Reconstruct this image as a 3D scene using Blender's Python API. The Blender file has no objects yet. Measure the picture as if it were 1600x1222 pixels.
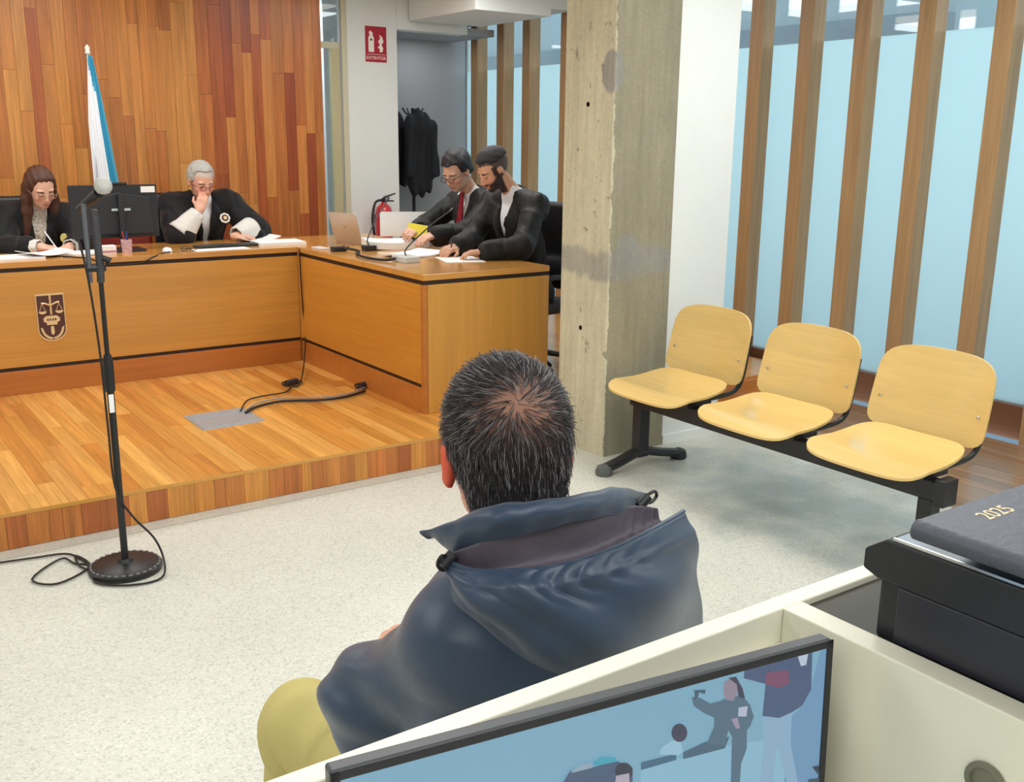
import bpy, bmesh, math, random
import numpy as np
from mathutils import Vector, Matrix
random.seed(7)
S = bpy.context.scene
COL = S.collection
PI = math.pi
R = math.radians

# ------------------------------------------------------------------ camera
CAM_H = 1.65; FOC = 1583.85
YAW, PIT, ROL = R(35.215), R(13.943), R(0.6245)
_f = np.array([math.sin(YAW)*math.cos(PIT), math.cos(YAW)*math.cos(PIT), -math.sin(PIT)])
_r = np.array([math.cos(YAW), -math.sin(YAW), 0.0]); _u = np.cross(_r, _f)
_r, _u = _r*math.cos(ROL)+_u*math.sin(ROL), -_r*math.sin(ROL)+_u*math.cos(ROL)
cam_data = bpy.data.cameras.new('camera'); cam = bpy.data.objects.new('camera', cam_data); COL.objects.link(cam)
cam_data.sensor_fit = 'HORIZONTAL'; cam_data.sensor_width = 36.0
cam_data.lens = FOC/1600*36.0; cam_data.clip_start = 0.02
cam.matrix_world = Matrix(((_r[0], _u[0], -_f[0], 0), (_r[1], _u[1], -_f[1], 0), (_r[2], _u[2], -_f[2], CAM_H), (0, 0, 0, 1)))
S.camera = cam
def at(ax, val, x, y):
    """point of the room on the plane ax = val that was measured at pixel x, y of the photograph"""
    d = _f+_r*(x-800)/FOC-_u*(y-611)/FOC; i = 'xyz'.index(ax); c = np.array([0, 0, CAM_H])
    return Vector(c+d*(val-c[i])/d[i])

# ------------------------------------------------------------------ light
S.view_settings.view_transform = 'Standard'; S.view_settings.look = 'None'
S.view_settings.gamma = 1.0; S.view_settings.use_curve_mapping = False
S.view_settings.exposure = 0.08
wd = bpy.data.worlds.new('sky'); S.world = wd; wd.use_nodes = True
bg = wd.node_tree.nodes['Background']; bg.inputs[0].default_value = (0.86, 0.95, 1.0, 1); bg.inputs[1].default_value = 2.0
def area(name, loc, sx, sy, power, color, rot=(0, 0, 0)):
    l = bpy.data.lights.new(name, 'AREA'); l.shape = 'RECTANGLE'; l.size = sx; l.size_y = sy; l.energy = power; l.color = color
    o = bpy.data.objects.new(name, l); o.location = loc; o.rotation_euler = rot; COL.objects.link(o); return o
LAMPS = [(-1.4, 6.2), (1.4, 6.2), (3.9, 6.1), (-1.4, 2.6), (1.4, 2.6), (4.0, 2.6), (-1.4, -0.4), (1.4, -0.4), (4.0, -0.4)]
for i, (x, y) in enumerate(LAMPS):
    area('ceiling_lamp_light', (x, y, 2.80), 1.3, 1.3, 24, (0.955, 0.99, 1.0))
area('corridor_fill_light', (3.6, 9.2, 2.85), 1.2, .6, 60, (1, 1, 1)); area('alcove_fill_light', (4.95, 8.45, 2.55), .5, .3, 1.6, (1, 1, 1))  # added fill lights without fixtures, brighten the corridor and the alcove

# ------------------------------------------------------------------ helpers
def lin(c):
    return tuple(((v/255)/12.92 if v/255 <= 0.04045 else ((v/255+0.055)/1.055)**2.4) for v in c)
MATS = {}
def nn(t, typ, **kw):
    n = t.nodes.new(typ)
    for k, v in kw.items(): setattr(n, k, v)
    return n
def mat(name, rgb=(200, 200, 200), rough=0.5, metal=0.0, spec=0.5, bump=0.0, bscale=60.0, var=0.0, vscale=4.0,
        coat=0.0, vcol=False, stretch=(1, 1, 1), objcol=False, emit=0.0, sheen=0.0, alpha=1.0):
    if name in MATS: return MATS[name]
    m = bpy.data.materials.new(name); m.use_nodes = True; t = m.node_tree; L = t.links.new
    b = t.nodes['Principled BSDF']; c = lin(rgb)
    b.inputs['Base Color'].default_value = (*c, 1); b.inputs['Roughness'].default_value = rough
    b.inputs['Metallic'].default_value = metal; b.inputs['Specular IOR Level'].default_value = spec
    b.inputs['Coat Weight'].default_value = coat; b.inputs['Coat Roughness'].default_value = 0.12
    b.inputs['Sheen Weight'].default_value = sheen
    geo = nn(t, 'ShaderNodeNewGeometry'); mp = nn(t, 'ShaderNodeMapping'); mp.inputs['Scale'].default_value = stretch
    L(geo.outputs['Position'], mp.inputs['Vector'])
    src = None
    if vcol: a = nn(t, 'ShaderNodeAttribute', attribute_name='Col'); src = a.outputs['Color']
    elif objcol: a = nn(t, 'ShaderNodeObjectInfo'); src = a.outputs['Color']
    if var > 0:
        n = nn(t, 'ShaderNodeTexNoise'); n.inputs['Scale'].default_value = vscale; n.inputs['Detail'].default_value = 5; n.inputs['Roughness'].default_value = 0.6
        L(mp.outputs[0], n.inputs['Vector'])
        if objcol:
            oi = nn(t, 'ShaderNodeObjectInfo'); sc = nn(t, 'ShaderNodeVectorMath', operation='SCALE'); sc.inputs[0].default_value = (31, 17, 23)
            L(oi.outputs['Random'], sc.inputs['Scale']); ad = nn(t, 'ShaderNodeVectorMath', operation='ADD'); L(mp.outputs[0], ad.inputs[0]); L(sc.outputs[0], ad.inputs[1]); L(ad.outputs[0], n.inputs['Vector'])
        mr = nn(t, 'ShaderNodeMapRange'); mr.inputs['From Min'].default_value = 0.25; mr.inputs['From Max'].default_value = 0.75
        mr.inputs['To Min'].default_value = 1-var; mr.inputs['To Max'].default_value = 1+var; L(n.outputs['Fac'], mr.inputs['Value'])
        mx = nn(t, 'ShaderNodeVectorMath', operation='SCALE'); L(mr.outputs[0], mx.inputs['Scale'])
        if src: L(src, mx.inputs[0])
        else: mx.inputs[0].default_value = c
        src = mx.outputs[0]
    if src: L(src, b.inputs['Base Color'])
    if bump > 0:
        n2 = nn(t, 'ShaderNodeTexNoise'); n2.inputs['Scale'].default_value = bscale; n2.inputs['Detail'].default_value = 4
        L(mp.outputs[0], n2.inputs['Vector'])
        bp = nn(t, 'ShaderNodeBump'); bp.inputs['Strength'].default_value = bump; bp.inputs['Distance'].default_value = 0.01
        L(n2.outputs['Fac'], bp.inputs['Height']); L(bp.outputs[0], b.inputs['Normal'])
    if emit > 0:
        if src: L(src, b.inputs['Emission Color'])
        else: b.inputs['Emission Color'].default_value = (*c, 1)
        b.inputs['Emission Strength'].default_value = emit
    MATS[name] = m; return m

def wood(name, rgb, axis, rough=0.35, var=0.22, objcol=True, coat=0.3, k=1.0, streak=0.5):
    """wood grain running along axis; object colour tints each board"""
    if name in MATS: return MATS[name]
    m = bpy.data.materials.new(name); m.use_nodes = True; t = m.node_tree; L = t.links.new
    b = t.nodes['Principled BSDF']; b.inputs['Roughness'].default_value = rough; b.inputs['Coat Weight'].default_value = coat; b.inputs['Coat Roughness'].default_value = 0.15
    geo = nn(t, 'ShaderNodeNewGeometry'); mp = nn(t, 'ShaderNodeMapping'); sc = [22*k, 22*k, 22*k]; sc['xyz'.index(axis)] = 1.1*k
    mp.inputs['Scale'].default_value = sc
    oi = nn(t, 'ShaderNodeObjectInfo'); so = nn(t, 'ShaderNodeVectorMath', operation='SCALE'); so.inputs[0].default_value = (13.1, 7.7, 9.3)
    L(oi.outputs['Random'], so.inputs['Scale']); ad = nn(t, 'ShaderNodeVectorMath', operation='ADD')
    L(geo.outputs['Position'], ad.inputs[0]); L(so.outputs[0], ad.inputs[1]); L(ad.outputs[0], mp.inputs['Vector'])
    n = nn(t, 'ShaderNodeTexNoise'); n.inputs['Scale'].default_value = 1.0; n.inputs['Detail'].default_value = 6; n.inputs['Roughness'].default_value = 0.65; n.inputs['Distortion'].default_value = 0.7
    L(mp.outputs[0], n.inputs['Vector'])
    mp2 = nn(t, 'ShaderNodeMapping'); sc2 = [120*k, 120*k, 120*k]; sc2['xyz'.index(axis)] = 3*k; mp2.inputs['Scale'].default_value = sc2; L(ad.outputs[0], mp2.inputs['Vector'])
    n2 = nn(t, 'ShaderNodeTexNoise'); n2.inputs['Scale'].default_value = 1.0; n2.inputs['Detail'].default_value = 3; L(mp2.outputs[0], n2.inputs['Vector'])
    mr = nn(t, 'ShaderNodeMapRange'); mr.inputs['From Min'].default_value = 0.3; mr.inputs['From Max'].default_value = 0.7; mr.inputs['To Min'].default_value = 1-var; mr.inputs['To Max'].default_value = 1+var
    L(n.outputs['Fac'], mr.inputs['Value'])
    mr2 = nn(t, 'ShaderNodeMapRange'); mr2.inputs['From Min'].default_value = 0.3; mr2.inputs['From Max'].default_value = 0.7; mr2.inputs['To Min'].default_value = 1-var*streak; mr2.inputs['To Max'].default_value = 1+var*streak
    L(n2.outputs['Fac'], mr2.inputs['Value'])
    mu = nn(t, 'ShaderNodeMath', operation='MULTIPLY'); L(mr.outputs[0], mu.inputs[0]); L(mr2.outputs[0], mu.inputs[1])
    mx = nn(t, 'ShaderNodeVectorMath', operation='SCALE'); L(mu.outputs[0], mx.inputs['Scale'])
    if objcol: L(oi.outputs['Color'], mx.inputs[0])
    else: mx.inputs[0].default_value = lin(rgb)
    ga = nn(t, 'ShaderNodeGamma'); ga.inputs['Gamma'].default_value = 1.0; L(mx.outputs[0], ga.inputs['Color']); L(ga.outputs[0], b.inputs['Base Color'])
    bp = nn(t, 'ShaderNodeBump'); bp.inputs['Strength'].default_value = 0.08; bp.inputs['Distance'].default_value = 0.004; L(n2.outputs['Fac'], bp.inputs['Height']); L(bp.outputs[0], b.inputs['Normal'])
    MATS[name] = m; return m

def link(name, me, m=None, parent=None, smooth=False):
    o = bpy.data.objects.new(name, me); COL.objects.link(o)
    if m: me.materials.append(m)
    if parent: o.parent = parent
    if smooth:
        me.polygons.foreach_set('use_smooth', [True]*len(me.polygons))
    return o
def finish(name, bm, m, parent=None, smooth=False, bevel=0.0, angle=40):
    bmesh.ops.recalc_face_normals(bm, faces=bm.faces)
    me = bpy.data.meshes.new(name); bm.to_mesh(me); bm.free()
    o = link(name, me, m, parent, smooth)
    if bevel > 0:
        md = o.modifiers.new('bevel', 'BEVEL'); md.width = bevel; md.segments = 2; md.limit_method = 'ANGLE'
    if smooth and angle: me.set_sharp_from_angle(angle=R(angle))
    return o
def empty(name, loc=(0, 0, 0), label=None, cat=None, group=None, kind=None, rz=0):
    o = bpy.data.objects.new(name, None); COL.objects.link(o); o.location = loc; o.rotation_euler = (0, 0, rz); o.empty_display_size = 0.1
    return tag(o, label, cat, group, kind)
def tag(o, label=None, cat=None, group=None, kind=None):
    if label: o['label'] = label
    if cat: o['category'] = cat
    if group: o['group'] = group
    if kind: o['kind'] = kind
    return o
def add_box(bm, a, b, M=None):
    a, b = Vector(a), Vector(b)
    vs = [bm.verts.new((x, y, z)) for x in (a.x, b.x) for y in (a.y, b.y) for z in (a.z, b.z)]
    if M:
        for v in vs: v.co = M @ v.co
    for f in ((0, 1, 3, 2), (4, 6, 7, 5), (0, 4, 5, 1), (2, 3, 7, 6), (0, 2, 6, 4), (1, 5, 7, 3)): bm.faces.new([vs[i] for i in f])
    return vs
def box(name, a, b, m, parent=None, bevel=0.0, M=None):
    bm = bmesh.new(); add_box(bm, a, b, M); return finish(name, bm, m, parent, bevel=bevel)
def frames(pts):
    T = []
    for i in range(len(pts)):
        d = (pts[min(i+1, len(pts)-1)]-pts[max(i-1, 0)]); T.append(d.normalized() if d.length > 1e-9 else Vector((0, 0, 1)))
    n = T[0].orthogonal().normalized(); N = []
    for t in T:
        n = (n-t*n.dot(t)); n = n.normalized() if n.length > 1e-6 else t.orthogonal().normalized(); N.append(n.copy())
    return T, N
def add_tube(bm, pts, r, seg=8, cap=True):
    pts = [Vector(p) for p in pts]; T, N = frames(pts); rs = r if hasattr(r, '__len__') else [r]*len(pts); rings = []
    for p, t, n, q in zip(pts, T, N, rs):
        bn = t.cross(n); rings.append([bm.verts.new(p+(n*math.cos(a)+bn*math.sin(a))*q) for a in [2*PI*k/seg for k in range(seg)]])
    for a, b in zip(rings, rings[1:]):
        for k in range(seg): bm.faces.new((a[k], a[(k+1) % seg], b[(k+1) % seg], b[k]))
    if cap: bm.faces.new(rings[0][::-1]); bm.faces.new(rings[-1])
def spline(pts, n=8):
    P = [Vector(p) for p in pts]; out = []
    for i in range(len(P)-1):
        a, b, c, d = P[max(i-1, 0)], P[i], P[i+1], P[min(i+2, len(P)-1)]
        for k in range(n):
            t = k/n; out.append(0.5*((2*b)+(c-a)*t+(2*a-5*b+4*c-d)*t*t+(3*b-a-3*c+d)*t**3))
    out.append(P[-1]); return out
def tube(name, pts, r, m, parent=None, seg=8, sm=True):
    bm = bmesh.new(); add_tube(bm, pts, r, seg); return finish(name, bm, m, parent, smooth=sm)
def add_lathe(bm, prof, seg=24, M=None):
    rings = []
    for r, z in prof:
        ring = [bm.verts.new((r*math.cos(2*PI*k/seg), r*math.sin(2*PI*k/seg), z)) for k in range(seg)]
        rings.append(ring)
    vs = [v for g in rings for v in g]
    for a, b in zip(rings, rings[1:]):
        for k in range(seg): bm.faces.new((a[k], a[(k+1) % seg], b[(k+1) % seg], b[k]))
    bm.faces.new(rings[0][::-1]); bm.faces.new(rings[-1])
    if M:
        for v in vs: v.co = M @ v.co
def lathe(name, prof, m, parent=None, seg=24, M=None, sm=True):
    bm = bmesh.new(); add_lathe(bm, prof, seg, M); return finish(name, bm, m, parent, smooth=sm)
def add_prism(bm, poly, t, M=None):
    """2D polygon (x, y) extruded from z=0 to z=t"""
    lo = [bm.verts.new((x, y, 0)) for x, y in poly]; hi = [bm.verts.new((x, y, t)) for x, y in poly]; n = len(poly)
    bm.faces.new(lo[::-1]); bm.faces.new(hi)
    for k in range(n): bm.faces.new((lo[k], lo[(k+1) % n], hi[(k+1) % n], hi[k]))
    if M:
        for v in lo+hi: v.co = M @ v.co
def prism(name, poly, t, m, parent=None, M=None, bevel=0.0):
    bm = bmesh.new(); add_prism(bm, poly, t, M); return finish(name, bm, m, parent, bevel=bevel)
def frame_m(o, x, y):
    x = Vector(x).normalized(); y = Vector(y); y = (y-x*y.dot(x)).normalized(); z = x.cross(y)
    return Matrix(((x.x, y.x, z.x, o[0]), (x.y, y.y, z.y, o[1]), (x.z, y.z, z.z, o[2]), (0, 0, 0, 1)))
def copy_tree(o, parent=None):
    c = o.copy(); COL.objects.link(c)
    if parent: c.parent = parent
    for ch in list(o.children): copy_tree(ch, c)
    return c
def rrect(w, h, r, n=5):
    out = []
    for cx, cy, a0 in ((w/2-r, h/2-r, 0), (-w/2+r, h/2-r, 90), (-w/2+r, -h/2+r, 180), (w/2-r, -h/2+r, 270)):
        for k in range(n+1): a = R(a0+90*k/n); out.append((cx+r*math.cos(a), cy+r*math.sin(a)))
    return out

# ------------------------------------------------------------------ implicit surfaces (bodies and clothes)
class Field:
    def __init__(s, lo, hi, res):
        s.lo = np.array(lo, float); s.res = res; s.n = np.ceil((np.array(hi)-s.lo)/res).astype(int)+1
        s.D = np.full(tuple(s.n), 0.5, np.float32)
    def _sub(s, lo, hi, pad):
        a = np.clip(np.floor((np.array(lo)-pad-s.lo)/s.res).astype(int), 0, s.n); b = np.clip(np.ceil((np.array(hi)+pad-s.lo)/s.res).astype(int)+1, 0, s.n)
        if (b <= a).any(): return None, None
        sl = tuple(slice(i, j) for i, j in zip(a, b))
        g = np.meshgrid(*[(s.lo[k]+np.arange(a[k], b[k])*s.res).astype(np.float32) for k in range(3)], indexing='ij')
        return sl, np.stack(g, -1)
    def _mix(s, sl, d, k, op):
        D = s.D[sl]
        if op == 'u':
            h = np.maximum(k-np.abs(D-d), 0)/k; s.D[sl] = np.minimum(D, d)-h*h*k*0.25
        else:
            h = np.maximum(k-np.abs(D+d), 0)/k; s.D[sl] = np.maximum(D, -d)+h*h*k*0.25
    def cone(s, a, b, r1, r2, k=0.02, op='u', sq=None):
        a, b = np.array(a, float), np.array(b, float); rm = max(r1, r2)
        sl, P = s._sub(np.minimum(a, b)-rm, np.maximum(a, b)+rm, k+0.02)
        if sl is None: return
        ab = b-a; L2 = max(ab@ab, 1e-9); t = np.clip(((P-a)@ab)/L2, 0, 1)
        v = P-(a+t[..., None]*ab)
        if sq is not None: # squash along a world axis vector: (axis, factor)
            ax = np.array(sq[0], float); ax /= np.linalg.norm(ax); c = v@ax; v = v+np.multiply.outer(c*(1/sq[1]-1), ax)
        d = np.sqrt((v*v).sum(-1))-(r1+(r2-r1)*t)
        if sq is not None: d = d*min(1, sq[1])
        s._mix(sl, d.astype(np.float32), k, op)
    def ell(s, c, r, M=None, k=0.02, op='u'):
        """ellipsoid of radii r at local c of frame M"""
        M = M or Matrix.Identity(4); c = Vector(c); wc = np.array(M @ c)
        A = np.array([list(M.col[i].to_3d()) for i in range(3)]); sc = np.linalg.norm(A[0]); A = A/sc; rr = np.array(r)*sc
        ext = np.sqrt(((A*rr[:, None])**2).sum(0))
        sl, P = s._sub(wc-ext, wc+ext, k+0.02)
        if sl is None: return
        q = (P-wc)@A.T; k0 = np.sqrt(((q/rr)**2).sum(-1)); k1 = np.sqrt(((q/(rr*rr))**2).sum(-1))+1e-9
        s._mix(sl, (k0*(k0-1)/k1).astype(np.float32), k, op)
    def box(s, c, h, M=None, rd=0.01, k=0.02, op='u'):
        M = M or Matrix.Identity(4); wc = np.array(M @ Vector(c))
        A = np.array([list(M.col[i].to_3d()) for i in range(3)]); sc = np.linalg.norm(A[0]); A = A/sc; hh = np.array(h)*sc; rd = rd*sc
        ext = (np.abs(A)*hh[:, None]).sum(0)
        sl, P = s._sub(wc-ext, wc+ext, k+0.02)
        if sl is None: return
        q = np.abs((P-wc)@A.T)-(hh-rd); d = np.sqrt((np.maximum(q, 0)**2).sum(-1))+np.minimum(q.max(-1), 0)-rd
        s._mix(sl, d.astype(np.float32), k, op)
    def warp(s, fn, lo=None, hi=None):
        sl, P = s._sub(lo if lo is not None else s.lo, hi if hi is not None else s.lo+s.n*s.res, 0); s.D[sl] = s.D[sl]+fn(P).astype(np.float32)
    def mesh(s, name, m, parent=None, color=None, post=None):
        D = s.D; I = D < 0; n = D.shape
        c = [I[i:n[0]-1+i, j:n[1]-1+j, k:n[2]-1+k] for i in (0, 1) for j in (0, 1) for k in (0, 1)]
        cnt = sum(x.astype(np.int8) for x in c); act = (cnt > 0) & (cnt < 8); idx = np.full(act.shape, -1, np.int64); cells = np.argwhere(act); idx[act] = np.arange(len(cells))
        acc = np.zeros((len(cells), 3)); w = np.zeros(len(cells)); X, Y, Z = cells.T
        cor = [(i, j, k) for i in (0, 1) for j in (0, 1) for k in (0, 1)]; val = {q: D[X+q[0], Y+q[1], Z+q[2]].astype(float) for q in cor}
        for q in cor:
            for ax in range(3):
                if q[ax]: continue
                p = list(q); p[ax] = 1; p = tuple(p); a, b = val[q], val[p]; cr = (a < 0) != (b < 0); t = np.where(cr, a/np.where(a == b, 1, a-b), 0)
                pt = np.tile(np.array(q, float), (len(cells), 1)); pt[:, ax] += t; acc += pt*cr[:, None]; w += cr
        V = s.lo+(cells+acc/np.maximum(w, 1)[:, None])*s.res; F = []
        for ax in range(3):
            u, v = (ax+1) % 3, (ax+2) % 3; a = [slice(None)]*3; b = [slice(None)]*3; a[ax] = slice(0, -1); b[ax] = slice(1, None)
            A, B = I[tuple(a)], I[tuple(b)]; E = np.argwhere(A != B); E = E[(E[:, u] > 0) & (E[:, v] > 0) & (E[:, u] < n[u]-1) & (E[:, v] < n[v]-1)]
            if not len(E): continue
            sg = A[tuple(E.T)]; qs = []
            for du, dv in ((1, 1), (0, 1), (0, 0), (1, 0)):
                e = E.copy(); e[:, u] -= du; e[:, v] -= dv; qs.append(idx[tuple(e.T)])
            Q = np.stack(qs, -1); Q = Q[:, ::1]; Q[~sg] = Q[~sg][:, ::-1]; F.append(Q)
        F = np.concatenate(F); F = F[(F >= 0).all(1)]
        me = bpy.data.meshes.new(name); me.vertices.add(len(V)); me.vertices.foreach_set('co', V.astype(np.float32).ravel())
        me.loops.add(len(F)*4); me.loops.foreach_set('vertex_index', F.astype(np.int32).ravel()); me.polygons.add(len(F))
        me.polygons.foreach_set('loop_start', np.arange(0, len(F)*4, 4, dtype=np.int32)); me.polygons.foreach_set('use_smooth', np.ones(len(F), bool)); me.update(calc_edges=True)
        if color is not None:
            at_ = me.color_attributes.new('Col', 'FLOAT_COLOR', 'POINT'); cc = np.ones((len(V), 4), np.float32); cc[:, :3] = color(V); at_.data.foreach_set('color', cc.ravel())
        return link(name, me, m, parent)
def sins(P, f, seed=0):
    rs = np.random.RandomState(seed); o = 0
    for i in range(5):
        d = rs.randn(3); d /= np.linalg.norm(d); o = o+np.sin((P@d)*f*(0.7+0.6*rs.rand())+rs.rand()*6.28+1.5*np.sin((P@rs.randn(3))*f*0.3))
    return o/5

HEAD_R = dict()
def head_frame(pos, yaw, pitch=0, roll=0, s=1.0):
    """+y face, +z crown, x to the person's right; pitch > 0 looks down"""
    return Matrix.Translation(pos) @ Matrix.Rotation(yaw, 4, 'Z') @ Matrix.Rotation(-pitch, 4, 'X') @ Matrix.Rotation(roll, 4, 'Y') @ Matrix.Scale(s, 4)
def add_head(F, M, fem=False):
    F.ell((0, -.012, .03), (.074, .094, .086), M, .02)
    F.ell((0, .032, -.03), (.058, .060, .080), M, .03)
    F.ell((0, .040, -.072), (.044 if fem else .050, .044, .038), M, .02)
    F.ell((0, .066, -.097), (.022, .020, .017), M, .018)
    for x in (-1, 1):
        F.ell((x*.030, .074, .014), (.024, .015, .008), M, .012)
        F.ell((x*.031, .103, -.008), (.016, .016, .012), M, .012, 's')
        F.ell((x*.031, .078, -.009), (.0125, .0125, .0125), M, .003)
        F.ell((x*.040, .064, -.036), (.018, .018, .016), M, .016)
        F.ell((x*.078, -.004, -.012), (.010, .018, .031), M, .006)
        F.ell((x*.086, .004, -.010), (.006, .009, .016), M, .005, 's')
        F.ell((x*.011, .096, -.045), (.008, .010, .007), M, .005)
    w = lambda p: tuple(M @ Vector(p))
    sc = M.to_scale()[0]
    F.cone(w((0, .084, .004)), w((0, .106, -.038)), .007*sc, .011*sc, .010)
    F.ell((0, .091, -.066), (.021, .010, .0055), M, .006); F.ell((0, .088, -.076), (.018, .010, .006), M, .006)
    F.ell((0, .101, -.0708), (.020, .008, .0018), M, .003, 's')
def head_color(M, skin, lips=(0.75, 0.5, 0.5), brow=(60, 45, 35), beard=None, scalp=None):
    Mi = np.array(M.inverted()); sk = np.array(lin(skin))
    def fn(V):
        q = V@Mi[:3, :3].T+Mi[:3, 3]; C = np.tile(sk, (len(V), 1)); x, y, z = np.abs(q[:, 0]), q[:, 1], q[:, 2]
        cheek = np.exp(-(((x-.042)/.02)**2+((z+.035)/.02)**2))*(y > .03); C *= (1-0.25*cheek[:, None]*np.array([0, 1, 1]))
        nose = np.exp(-((x/.016)**2+((z+.04)/.015)**2))*(y > .09); C *= (1-0.2*nose[:, None]*np.array([0, 1, 1]))
        if beard is not None:
            hd = (y > -.02) & (y < .13) & (z > -.15)
            zt = np.interp(y, [-.02, .03, .06, .085, .11], [-.012, -.028, -.048, -.058, -.062]); bd = np.clip((zt-z)/.008+.5, 0, 1)*hd*(y > -.005)*np.where((x < .024) & (np.abs(z+.071) < .011) & (y > .07), 0, 1)
            side = np.clip((x-.056)/.006, 0, 1)*(z < .03)*(z > -.06)*(y > .012)*(y < .042)
            mus = (np.abs(z+.056) < .006)*(y > .07)*(x < .03)
            b = np.clip(np.maximum(np.maximum(bd, side), mus), 0, 1)[:, None]; C = C*(1-b)+np.array(lin(beard))*b
        lp = ((x/.022)**2+((z+.0705)/.010)**2 < 1)*(y > .07); C[lp] = sk*np.array(lips)
        bw = ((x-.031)/.021)**2+((z-.013)/.0055)**2 < 1; C[bw & (y > .05)] = lin(brow)
        ey = ((x-.031)/.013)**2+((z+.012)/.0035)**2 < 1; C[ey & (y > .06)] = lin((50, 35, 30))
        if scalp is not None:
            sc = (z > .055-.95*np.clip(.05-y, 0, .12)) & (x < .079); C[sc] = lin(scalp)
        far = (z < -.16); C[far] = sk
        return C
    return fn
def add_hair(F, M, th=.010, hairline=.062, back=-.07, fade=False):
    F.ell((0, -.014, .034), (.074+th, .094+th, .086+th), M, .01)
    F.ell((0, -.05, -.02), (.062+th*.7, .055+th*.5, .06), M, .02)
    # cut the face free
    F.box((0, .12, hairline-.15), (.2, .085, .15), M, .02, .015, 's')
    F.box((0, .055, -.09), (.2, .05, .09), M, .01, .01, 's')
    F.box((0, -.05, back-.1), (.2, .2, .1), M, .01, .01, 's')
def add_arm(F, Sh, El, Wr, r=(.052, .042, .028), k=.02):
    F.cone(Sh, El, r[0], r[1], k); F.cone(El, Wr, r[1]*.98, r[2], k)
def add_hand(F, W, d, n, side, curl=0.5, s=1.0, spread=0.0, thumb=0.3, curls=None):
    """W wrist, d from wrist to knuckles, n out of the palm, side +1/-1 puts the thumb on +/- (d x n)"""
    W, d, n = Vector(W), Vector(d).normalized(), Vector(n); n = (n-d*n.dot(d)).normalized(); t = d.cross(n)*side
    M = Matrix(((t.x, d.x, n.x, W.x), (t.y, d.y, n.y, W.y), (t.z, d.z, n.z, W.z), (0, 0, 0, 1)))
    F.cone(W-d*.02, W+d*.02*s, .024*s, .024*s, .015)
    F.box((0, .048*s, 0), (.039*s, .044*s, .014*s), M, .013, .012)
    for i, (x, L) in enumerate(((.029, .072), (.010, .080), (-.010, .074), (-.029, .058))):
        c = (curls[i] if curls else curl); p = W+t*x*s+d*(.088-(.004 if i in (0, 3) else 0))*s; a = c*.6; dd = d+t*(x*spread*20)
        dd = dd.normalized()
        for j, fr in enumerate((.45, .32, .23)):
            v = dd*math.cos(a)+n*math.sin(a); q = p+v*L*fr*s; F.cone(p, q, (.0092-.0007*j)*s, (.0088-.0008*j)*s, .004); p = q; a += c*.9
    p = W+t*.030*s+d*.025*s; v = (t*.75+d*.75+n*thumb).normalized(); q = p+v*.042*s; F.cone(p, q, .013*s, .0105*s, .012); v = (t*.15+d+n*thumb).normalized(); F.cone(q, q+v*.032*s, .0105*s, .0085*s, .005)

# ------------------------------------------------------------------ materials
M_white = mat('white_paint', (236, 238, 236), .7, bump=.03, bscale=200, var=.02)
M_ceil = mat('ceiling_paint', (232, 236, 236), .8)
M_desk = mat('cream_laminate', (238, 234, 215), .4, var=.02)
M_black = mat('black_metal', (26, 27, 30), .4, spec=.5)
M_plastic = mat('black_plastic', (34, 35, 41), .42)
M_dark = mat('dark_inlay', (40, 24, 20), .5)
M_chrome = mat('chrome', (200, 200, 205), .2, metal=1)
M_paper = mat('paper', (246, 246, 246), .8, var=.03, vscale=30)
M_steel = mat('brushed_plate', (188, 198, 208), .38, metal=.6, var=.08, vscale=40)
M_plank = wood('plank_wood_vertical', None, 'z', .38, .26, coat=.1)
M_floorw = wood('plank_wood_floor', None, 'y', .27, .22, coat=.45)
M_bench = wood('bench_veneer', (206, 148, 66), 'x', .33, .10, objcol=False, coat=.4, k=.6)
M_bencht = wood('bench_top_veneer', (208, 148, 72), 'x', .22, .10, objcol=False, coat=.5, k=.6)
M_benchy = wood('desk_side_veneer', (202, 136, 50), 'y', .33, .10, objcol=False, coat=.4, k=.6)
M_benchz = wood('desk_end_veneer', (206, 148, 66), 'z', .33, .10, objcol=False, coat=.4, k=.5)
M_kick = wood('plinth_veneer', (186, 112, 46), 'x', .35, .12, objcol=False, k=.6)
M_mull = wood('mullion_wood', (174, 136, 94), 'z', .45, .16, objcol=False, coat=.05, k=1.2)
M_sill = wood('sill_wood', (112, 72, 48), 'y', .4, .12, objcol=False)
M_seat = wood('birch_plywood', (232, 196, 124), 'y', .2, .07, objcol=False, coat=.5, k=.5)
M_ply = mat('plywood_edge', (224, 190, 120), .5, var=.1, vscale=200)

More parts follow.
